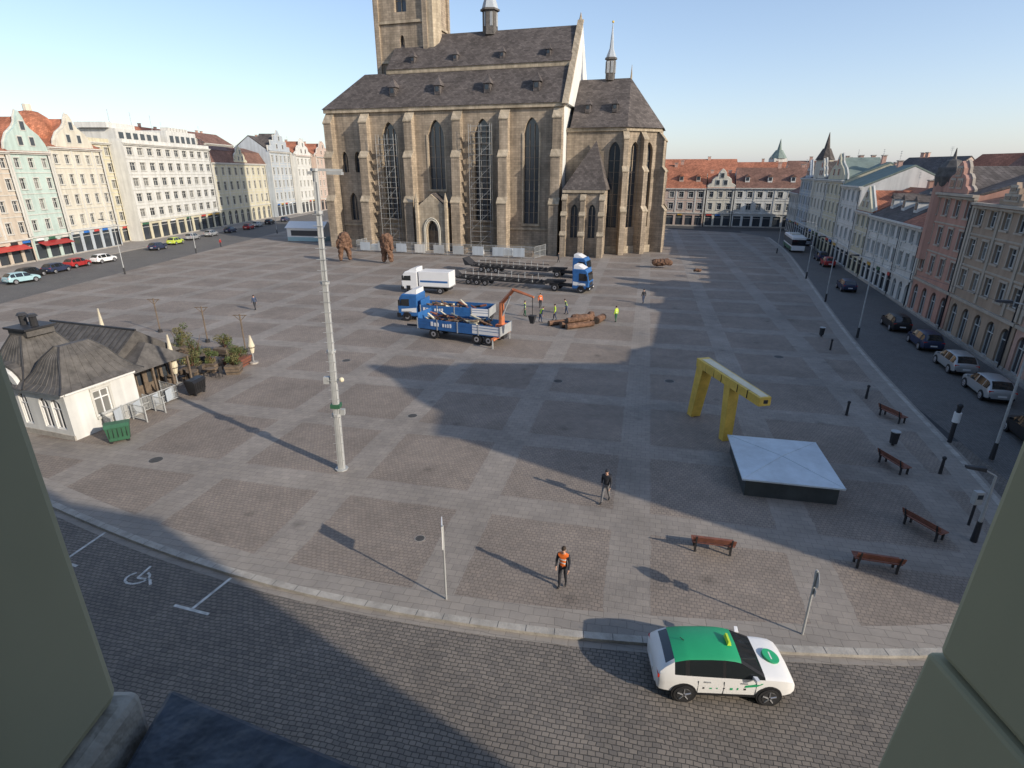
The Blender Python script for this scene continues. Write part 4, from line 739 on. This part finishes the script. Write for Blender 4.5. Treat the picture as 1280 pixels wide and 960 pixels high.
# ------------------------------------------------------------ sculptures
def lumpy(name,loc,pts,rad,rot=0,m='wood_br'):
    me=bpy.data.meshes.new('tmp'); V=[p for p in pts[0]]; me.from_pydata(V,pts[1],[]); ob=bpy.data.objects.new('tmp',me); COL.objects.link(ob)
    ob.modifiers.new('s','SKIN')
    for i,r_ in enumerate(rad): me.skin_vertices[0].data[i].radius=(r_,r_*.85)
    me.skin_vertices[0].data[0].use_root=True
    ss=ob.modifiers.new('u','SUBSURF'); ss.levels=3; ss.render_levels=3
    tx=bpy.data.textures.new('t','CLOUDS'); tx.noise_scale=.5; dm=ob.modifiers.new('d','DISPLACE'); dm.texture=tx; dm.strength=.45
    bpy.context.view_layer.update(); dg=bpy.context.evaluated_depsgraph_get(); nm=bpy.data.meshes.new_from_object(ob.evaluated_get(dg)); bpy.data.objects.remove(ob)
    nm.materials.clear(); nm.materials.append(M[m])
    e=bpy.data.objects.new(name,nm); COL.objects.link(e); e.location=loc; e.rotation_euler=(0,0,rot); return e
fig=([(0,0,3.2),(0,0,4.2),(.2,0,5.3),(-.7,0,1.9),(-.8,.1,.2),(.7,0,1.9),(.8,0,.2),(-1.1,0,3.5),(-1.0,.2,2.2),(1.0,0,3.6),(1.2,.1,2.3)],[(0,1),(1,2),(0,3),(3,4),(0,5),(5,6),(1,7),(7,8),(1,9),(9,10)])
lumpy('giant_wooden_statue',(-29.6,101,PZ),fig,[.95,.95,.8,.5,.45,.5,.45,.4,.35,.4,.35],R(10))
lumpy('giant_wooden_statue',(-21.7,99,PZ),fig,[.95,1.05,.9,.55,.45,.55,.45,.4,.35,.45,.35],R(-30))
lumpy('wooden_sculpture_lying',(7.0,56.9,PZ+.65),([(0,0,0),(.9,.5,0),(1.7,1.0,.15),(-.7,-.5,0)],[(0,1),(1,2),(0,3)]),[.6,.55,.45,.5])
o=Ob('log_pile',(6.2,56.2,PZ))
for k,(x0,y0,x1,y1,z,rr_) in enumerate(((-1.2,-.6,1.8,.7,.33,.33),(-.7,-1.2,2.2,.1,.3,.3),(-2.4,.2,-.3,1.2,.28,.28),(2.6,.9,3.6,2.6,.4,.4),(-.6,-.75,1.6,.3,.82,.28))):
    o.cyl('log','wood_br',(x0,y0,z),(x1,y1,z),rr_,rr_*.9,10); o.cyl('log_end','timber',(x0-.01*(x1-x0),y0-.01*(y1-y0),z),(x0,y0,z),rr_*.85,n=10)
o.done()
lumpy('wooden_sculpture_lying',(24.5,94,PZ+.9),([(0,0,0),(1.3,-.2,.2),(-1.3,.3,0),(2.1,-.3,-.2)],[(0,1),(0,2),(1,3)]),[.75,.7,.6,.5])
lumpy('wooden_sculpture_head',(28,85,PZ+.85),([(0,0,0),(0,.1,.5)],[(0,1)]),[.8,.6])
o=Ob('golden_fountain_sculpture',(0,0,PZ))
a=Vector((12.0,33.2,0));b=Vector((13.3,27.2,0));d=(b-a).normalized();n=Vector((-d.y,d.x,0))
def P3(s,k,z): v=a+d*s+n*k; return (v.x,v.y,z)
Lb=(b-a).length
o.hexa('beam','gold',[P3(-.2,-.42,3.5),P3(Lb,-.36,3.35),P3(Lb,.36,3.35),P3(-.2,.42,3.5)],[P3(-.2,-.42,4.05),P3(Lb,-.36,3.85),P3(Lb,.36,3.85),P3(-.2,.42,4.05)])
o.hexa('beam_channel','cream',[P3(.2,-.27,4.045),P3(Lb-.1,-.22,3.85),P3(Lb-.1,.22,3.85),P3(.2,.27,4.045)],[P3(.2,-.27,4.07),P3(Lb-.1,-.22,3.875),P3(Lb-.1,.22,3.875),P3(.2,.27,4.07)])
o.box('spout','dark',b.x-.12,b.x+.14,b.y-.02,b.y+.03,3.5,3.7)
o.hexa('leg','gold',[P3(-.75,-.33,0),P3(-.2,-.33,0),P3(-.2,.33,0),P3(-.75,.33,0)],[P3(-.15,-.38,3.7),P3(.6,-.38,3.7),P3(.6,.38,3.7),P3(-.15,.38,3.7)])
o.hexa('leg','gold',[P3(3.0,-.3,0),P3(3.45,-.3,0),P3(3.45,.3,0),P3(3.0,.3,0)],[P3(2.85,-.34,3.5),P3(3.45,-.34,3.5),P3(3.45,.34,3.5),P3(2.85,.34,3.5)])
for s_ in(.9,1.8,2.6,4.2,5.1):
    o.hexa('panel_seam','dark',[P3(s_,-.425,3.45),P3(s_+.015,-.425,3.45),P3(s_+.015,-.2,3.45),P3(s_,-.2,3.45)],[P3(s_,-.41,3.9),P3(s_+.015,-.41,3.9),P3(s_+.015,-.2,3.9),P3(s_,-.2,3.9)])
o.done(bevel={'beam':.03,'leg':.03})
o=Ob('covered_fountain_basin',(13.95,25.75,PZ),R(-12))
o.box('basin','granite',-2.1,2.1,-2.35,2.35,0,.9); E=[(-2.3,-2.5),(2.3,-2.5),(2.3,2.5),(-2.3,2.5)]
o.hexa('cover_rim','cover',[(x,y,.90) for x,y in E],[(x,y,.98) for x,y in E])
for i in range(4): o.poly('cover_top','cover',[(*E[i],.981),(*E[(i+1)%4],.981),(0,0,1.18)])
for x,y in E: o.cyl('cover_seam','cover',(x,y,.985),(0,0,1.19),.02,.02,5)
o.done()
# ------------------------------------------------------------ street furniture
def bench(x,y,rot):
    o=Ob('park_bench',(x,y,PZ),rot)
    for k in range(4): o.box('seat_slat','wood_red',-.85,.85,-.25+k*.13,-.14+k*.13,.43,.47)
    for k in range(3): o.hexa('back_slat','wood_red',[(-.85,.28+.04*k,.55+k*.1),(.85,.28+.04*k,.55+k*.1),(.85,.31+.04*k,.55+k*.1),(-.85,.31+.04*k,.55+k*.1)],[(-.85,.30+.04*k,.63+k*.1),(.85,.30+.04*k,.63+k*.1),(.85,.33+.04*k,.63+k*.1),(-.85,.33+.04*k,.63+k*.1)])
    for x_ in(-.7,.7): o.box('leg','dark',x_-.04,x_+.04,-.22,-.15,0,.43); o.box('leg','dark',x_-.04,x_+.04,.2,.27,0,.43); o.box('rail','dark',x_-.035,x_+.035,-.22,.27,.39,.428); o.hexa('back_post','dark',[(x_-.03,.27,.4),(x_+.03,.27,.4),(x_+.03,.32,.4),(x_-.03,.32,.4)],[(x_-.03,.38,.85),(x_+.03,.38,.85),(x_+.03,.42,.85),(x_-.03,.42,.85)])
    o.done()
bench(8.4,19.6,R(168)); bench(14.6,18.5,R(165)); bench(18.2,20.9,R(110)); bench(20.5,26.6,R(100)); bench(24.5,33,R(105))
o=Ob('light_mast',(-9.13,26.5,PZ)); o.e.rotation_euler=(0,R(1.6),0)
zs=[0,3.2,6.6,10,13.2,15]; rr=[.20,.18,.16,.135,.115,.095]
for i in range(5): o.cyl('mast_section','galv',(0,0,zs[i]),(0,0,zs[i+1]),rr[i],rr[i+1]+.01,8); o.cyl('flange','steel',(0,0,zs[i+1]-.06),(0,0,zs[i+1]+.06),rr[i]+.05,n=8)
o.cyl('base_plate','steel',(0,0,0),(0,0,.06),.35,n=8); o.box('arm','galv',-.2,1.2,-.05,.05,14.95,15.06); o.box('floodlight','steel',.55,1.2,-.2,.2,14.82,14.94); o.box('floodlight','steel',-.3,-.1,-.2,.2,14.8,14.93)
o.cyl('bracket','galv',(-.3,0,5.1),(.5,0,5.1),.035,n=6); o.ball('speaker','cream',(.42,-.1,5.15),.13); o.box('control_box','galv',-.5,-.2,-.12,.12,4.9,5.25)
o.box('green_box','dgreen',-.24,.24,-.23,.23,3.6,3.8); o.box('socket_box','steel',.18,.42,-.12,.12,3.2,3.5)
for k in range(26): o.cyl('rung','galv',(-.26,-.16,.6+k*.5),(.26,-.16,.6+k*.5),.015,n=4)
for x in(-.13,.13): o.cyl('cable_tube','steel',(x,-.15,0),(x*.5,-.1,14.5),.03,n=5)
o.done()
def lamp(x,y,h,rot,zb=PZ,arm=1.4,name='street_lamp'):
    o=Ob(name,(x,y,zb),rot); o.cyl('base','dark',(0,0,0),(0,0,1.0),.13,.1,8); o.cyl('pole','galv',(0,0,1),(0,0,h),.075,.045,8); o.cyl('arm','galv',(0,0,h),(arm,0,h+.25),.035,.03,6); o.hexa('lamp_head','dark',[(arm-.1,-.14,h+.16),(arm+.6,-.12,h+.2),(arm+.6,.12,h+.2),(arm-.1,.14,h+.16)],[(arm-.1,-.1,h+.32),(arm+.6,-.06,h+.3),(arm+.6,.06,h+.3),(arm-.1,.1,h+.32)]); o.done()
lamp(26.6,27.6,8.5,R(160)); lamp(19.9,20.2,3.2,R(160),arm=.5); lamp(33.2,52,7.5,R(160)); lamp(44,84,8,R(160)); lamp(52,112,10,R(160)); lamp(-62,112,8,R(180)); lamp(-61,150,8,R(180)); lamp(-60.5,88,8,R(180)); lamp(38.5,68,7.5,R(160))
def signpost(x,y,h,rot,kind):
    o=Ob('traffic_sign',(x,y,PZ),rot); o.cyl('post','galv',(0,0,0),(0,0,h),.038,n=8)
    if kind=='plate': o.box('plate','white',-.045,-.01,-.06,.62,h-1.0,h-.05); o.box('plate_face','sign_b',-.052,-.046,-.03,.59,h-.6,h-.08)
    else: o.cyl('disc','sign_b',(.04,0,h-.35),(.06,0,h-.35),.27,n=20); o.cyl('disc_rim','steel',(.035,0,h-.35),(.055,0,h-.35),.30,n=20); o.box('sub_plate','steel',.04,.055,-.2,.2,h-.95,h-.7)
    o.done()
signpost(-2.45,16.7,3.25,R(7),'plate'); signpost(10,15.0,2.7,R(-15),'disc'); signpost(-24.9,25.4,2.8,R(20),'plate')
o=Ob('info_column',(25.8,29.7,PZ)); o.cyl('post','dark',(0,0,0),(0,0,2.3),.12,.12,8); o.cyl('panel','white',(0,0,1.3),(0,0,1.9),.19,n=10); o.ball('cap','dark',(0,0,2.3),.16); o.done(smooth=('cap',))
o=Ob('parking_meter',(20.6,21.4,PZ)); o.cyl('post','dark',(0,0,0),(0,0,1.1),.06,n=8); o.box('head','galv',-.18,.18,-.13,.13,1.1,1.75); o.box('screen','glass',-.12,.12,-.14,-.131,1.4,1.62); o.done(bevel={'head':.03})
for x,y in((21.9,33.6),(22.6,26),(28.5,48),(24.9,36.5)):
    o=Ob('bollard',(x,y,PZ)); o.cyl('shaft','dark',(0,0,0),(0,0,.85),.09,.07,8); o.ball('knob','dark',(0,0,.92),.11); o.done()
for x,y in((22.2,29.3),(30,52.5)):
    o=Ob('litter_bin',(x,y,PZ)); o.cyl('bin','dark',(0,0,.15),(0,0,.85),.2,.24,12); o.cyl('foot','dark',(0,0,0),(0,0,.15),.08,n=8); o.cyl('rim','galv',(0,0,.85),(0,0,.9),.26,n=12); o.done()
# ------------------------------------------------------------ cafe pavilion
o=Ob('cafe_pavilion',(-31.9,31.9,PZ),R(-18.4))
W,wb,L=facade(o,'plaster_w',(0,0),(6.4,0),0,3.1,[(.5,1.2,.6,2.6,'a'),(1.45,2.15,.6,2.6,'a'),(2.4,3.1,.6,2.6,'a'),(4.1,4.9,.6,2.5,'a'),(5.1,5.9,.6,2.5,'a')],depth=.15,mull=1,trim=False,frame='white')
wb('cornice','white',-.1,6.5,2.85,3.08,-.03,.2); wb('plinth','kerb',-.02,6.42,0,.3,-.03,.06)
W,wb,L=facade(o,'plaster_w',(6.4,0),(6.4,4.4),0,3.1,[(1.6,2.6,.9,2.5,'r')],depth=.15,frame='white'); wb('cornice','white',-.0,4.4,2.85,3.08,-.03,.2)
facade(o,'plaster_w',(6.4,4.4),(0,4.4),0,3.1); facade(o,'plaster_w',(0,4.4),(0,0),0,3.1)
def tent(x0,x1,y0,y1,z0,z1,f1=.8):
    l=[]
    for k,f in((0,0),(.12,.2),(.38,.42),(.72,.62),(1,f1)):
        z=z0+(z1-z0)*k; i=min(x1-x0,y1-y0)/2*f; l.append([(x0+i,y0+i,z),(x1-i,y0+i,z),(x1-i,y1-i,z),(x0+i,y1-i,z)])
    for a_,b_ in zip(l,l[1:]):
        for i in range(4):
            o.poly('roof','copper',[a_[i],a_[(i+1)%4],b_[(i+1)%4],b_[i]])
            o.cyl('hip_ridge','dark',a_[i],b_[i],.05,n=5)
            for t in range(1,8):
                p=Vector(a_[i]).lerp(Vector(a_[(i+1)%4]),t/8);q=Vector(b_[i]).lerp(Vector(b_[(i+1)%4]),t/8); o.cyl('standing_seam','copper',p,q,.022,n=4)
    o.poly('roof','copper',l[-1])
tent(-.5,3.9,-.5,4.8,3.1,5.7); tent(3.0,6.9,-.45,4.85,3.09,5.3,.9)
o.box('lantern','copper',.9,2.5,1.4,3,5.6,6.0); o.box('lantern_cap','dark',.75,2.65,1.25,3.15,6.0,6.12)
for x in(1.2,2.1): o.cyl('roof_vent','dark',(x,2.2,6.1),(x,2.2,6.7),.2,n=8); o.cyl('vent_cap','dark',(x,2.2,6.7),(x,2.2,6.85),.3,.2,8)
arc=[(1.8+1.5*math.cos(t*math.pi/10),2.9+1.3*math.sin(t*math.pi/10)) for t in range(11)]
o.ext('arched_gable','plaster_w',arc,-.28,-.05); o.ext('arched_gable_roof','copper',[(1.8+(x-1.8)*1.12,2.9+(z-2.9)*1.12) for x,z in arc],-.04,1.4)
o.ext('arched_window','glass',[(1.8+(x-1.8)*.72,3.0+(z-2.9)*.7) for x,z in arc],-.31,-.27)
for k in(-.5,0,.5): o.box('arched_window_bar','white',1.77+k,1.83+k,-.325,-.311,3.0,3.75)
W,wb,L=facade(o,'timber',(3.5,4.6),(3.5,9.8),0,2.5,[(.3+k*1.25,1.3+k*1.25,.6,2.2,'r') for k in range(4)],depth=.1,trim=False,frame='timber',part='wing_walls')
facade(o,'timber',(3.5,9.8),(-4,9.8),0,2.5,part='wing_walls'); facade(o,'timber',(-4,9.8),(-4,4.6),0,2.5,part='wing_walls'); facade(o,'timber',(-4,4.6),(-.01,4.6),0,2.5,[(.4,1.5,.6,2.2,'r'),(2,3.1,.6,2.2,'r')],depth=.1,trim=False,frame='timber',part='wing_walls')
o.ext('wing_roof','copper',[(4.2,2.45),(7.1,4.7),(10.3,2.45)],-4.4,3.9,'x')
for k in range(17):
    for ya,yb in((4.2,7.1),(10.3,7.1)): o.cyl('roof_seam','dark',(-4.3+k*.5,ya,2.47),(-4.3+k*.5,yb,4.72),.03,n=4)
o.cyl('ridge','dark',(-4.4,7.1,4.73),(3.9,7.1,4.73),.08,n=6)
for P in([(3.95,4.8,2.4),(5.6,4.8,2.4),(4.6,7.1,3.9),(3.95,7.1,3.9)],[(5.6,4.8,2.4),(5.6,9.4,2.4),(4.6,7.1,3.9)],[(5.6,9.4,2.4),(3.95,9.4,2.4),(3.95,7.1,3.9),(4.6,7.1,3.9)]): o.poly('porch_roof','copper',P)
for y in(4.95,6.4,7.8,9.25): o.box('porch_post','timber',5.4,5.52,y,y+.12,0,2.4)
o.done()
def parasol(x,y,h=3.1):
    o=Ob('closed_parasol',(x,y,PZ)); o.cyl('pole','galv',(0,0,0),(0,0,h),.035,n=6); o.cyl('canopy','cream',(0,0,.9),(0,0,1.5),.13,.27,9); o.cyl('canopy','cream',(0,0,1.5),(0,0,h),.27,.05,9)
    for k in range(9): a=k*2*math.pi/9; o.cyl('fold','kerb',(math.cos(a)*.26,math.sin(a)*.26,1.5),(math.cos(a)*.05,math.sin(a)*.05,h),.012,n=3)
    o.cyl('tie','timber',(0,0,1.35),(0,0,1.42),.255,n=9); o.cyl('base','kerb',(0,0,0),(0,0,.12),.35,n=10); o.done()
parasol(-25.0,39.2,3.9); parasol(-33.5,44.5,4.6); parasol(-21.5,44.3,2.4)
o=Ob('terrace_fence',(0,0,PZ)); fencerun(o,-25.2,31.5,-23.4,36.4,1.1,'galv',1.2); fencerun(o,-23.4,36.4,-25,37.2,1.1,'galv',1.2); fencerun(o,-25.2,31.5,-24,30.6,1.1,'galv',1.2); fencerun(o,-24.4,33,-23.2,32.5,1.1,'galv',1.0); fencerun(o,-24.6,34.6,-22.9,34,1.1,'galv',1.0)
for y in(32,33.2,34.4,35.4): o.box('glass_panel','w_grey',-25.0+(y-31.5)*.367,-24.97+(y-31.5)*.367,y,y+.9,.2,1.0)
o.done()
def dumpster(x,y,rot,m='dgreen'):
    o=Ob('waste_container',(x,y,PZ),rot); o.hexa('bin',m,[(-.5,-.3,.15),(.5,-.3,.15),(.5,.3,.15),(-.5,.3,.15)],[(-.6,-.4,1.0),(.6,-.4,1.0),(.6,.4,1.0),(-.6,.4,1.0)]); o.ext('lid',m,[(-.43,1.01),(-.27,1.18),(.27,1.18),(.43,1.01)],-.63,.63,'x')
    for k in range(5): o.box('rib','dark',-.45+k*.22,-.43+k*.22,-.42,-.36,.4,.95)
    for a_ in(-.42,.42):
        for b_ in(-.25,.25): o.cyl('castor','rubber',(a_,b_-.03,.08),(a_,b_+.03,.08),.08,n=8)
    o.done()
dumpster(-23.2,29.9,R(30)); dumpster(-22.6,37.4,R(80),'black')
random.seed(33)
def planter(x,y,s=1.0,h=1.6,bare=False):
    o=Ob('planter_shrub',(x,y,PZ),random.uniform(-.3,.3)); o.hexa('planter_box','wood_red' if s>1.1 else 'timber',[(-.6*s,-.6*s,0),(.6*s,-.6*s,0),(.6*s,.6*s,0),(-.6*s,.6*s,0)],[(-.7*s,-.7*s,.7),(.7*s,-.7*s,.7),(.7*s,.7*s,.7),(-.7*s,.7*s,.7)])
    for z in(.2,.45): o.box('planter_band','dark',-.66*s-.01,.66*s+.01,-.66*s-.01,.66*s+.01,z,z+.03)
    for k in range(9): a_=random.uniform(0,6.28); o.cyl('stem','wood_br',(0,0,.6),(math.cos(a_)*.5*s,math.sin(a_)*.5*s,.7+h*random.uniform(.4,.9)),.03,.01,5)
    for k in range(9): a_=random.uniform(0,6.28); r_=random.uniform(0,.6)*s; o.leaves('foliage','leaf' if k%2 else 'leaf2',(math.cos(a_)*r_,math.sin(a_)*r_,.8+random.uniform(.05,.95)*h*.85),(.36*s,.36*s,.3*s),60 if bare else 110,.07)
    o.done()
for x,y,s,h in((-24.9,41.2,1.0,1.4),(-22.6,43.8,1.2,1.0),(-26.3,44.5,1.1,1.9),(-23.9,42.4,.8,1.2),(-27.8,42.9,1,1.7),(-24.9,46.6,1,1.1),(-22.0,41.9,.8,.7),(-29.0,47,1.1,1.9)): planter(x,y,s,h)
for x,y in((-23.6,47.5),(-28.5,50.5),(-35,54)):
    o=Ob('patio_lamp',(x,y,PZ)); o.cyl('base','dark',(0,0,0),(0,0,.3),.2,n=10); o.cyl('pole','timber',(0,0,.3),(0,0,3.4),.06,n=6); o.cyl('crossbar','timber',(-.6,0,3.3),(.6,0,3.3),.04,n=5); o.cyl('brace','timber',(0,0,2.8),(.5,0,3.3),.03,n=5); o.cyl('brace','timber',(0,0,2.8),(-.5,0,3.3),.03,n=5); o.done()
o=Ob('market_booth',(-52,133.5,PZ),R(-10)); o.box('walls','white',0,9,0,4,.3,2.9); o.box('base','lightblue',-.02,9.02,-.02,4.02,0,.9); o.ext('roof','white',[(-.4,2.9),(2,4.3),(4.4,2.9)],-.3,9.3,'x'); o.box('counter_opening','glass',1,8,-.06,-.025,1.2,2.4); o.done()
for i in range(7):
    o=Ob('cafe_table_set',(-26.3+(i%4)*1.0,38.6+i*.75,PZ),i); o.cyl('table_top','timber',(0,0,.72),(0,0,.75),.38,n=12); o.cyl('table_leg','dark',(0,0,0),(0,0,.72),.03)
    for k in(-1,1): o.box('chair_seat','dark',k*.65-.2,k*.65+.2,-.2,.2,.42,.46); o.box('chair_back','dark',k*.84-.02,k*.84+.02,-.2,.2,.46,.9); [o.box('chair_leg','dark',k*.65+a_-.015,k*.65+a_+.015,b_-.015,b_+.015,0,.42) for a_ in(-.17,.17) for b_ in(-.17,.17)]
    o.done()
o=Ob('overhead_wires')
for a_,b_ in(((26.6,27.6,8.3),(33.2,52,7.4)),((33.2,52,7.4),(38.5,68,7.5)),((38.5,68,7.5),(44,84,8)),((44,84,8),(52,112,9.5))):
    o.cyl('wire','black',a_,b_,.012,n=4)
o.done()
print('DONE')
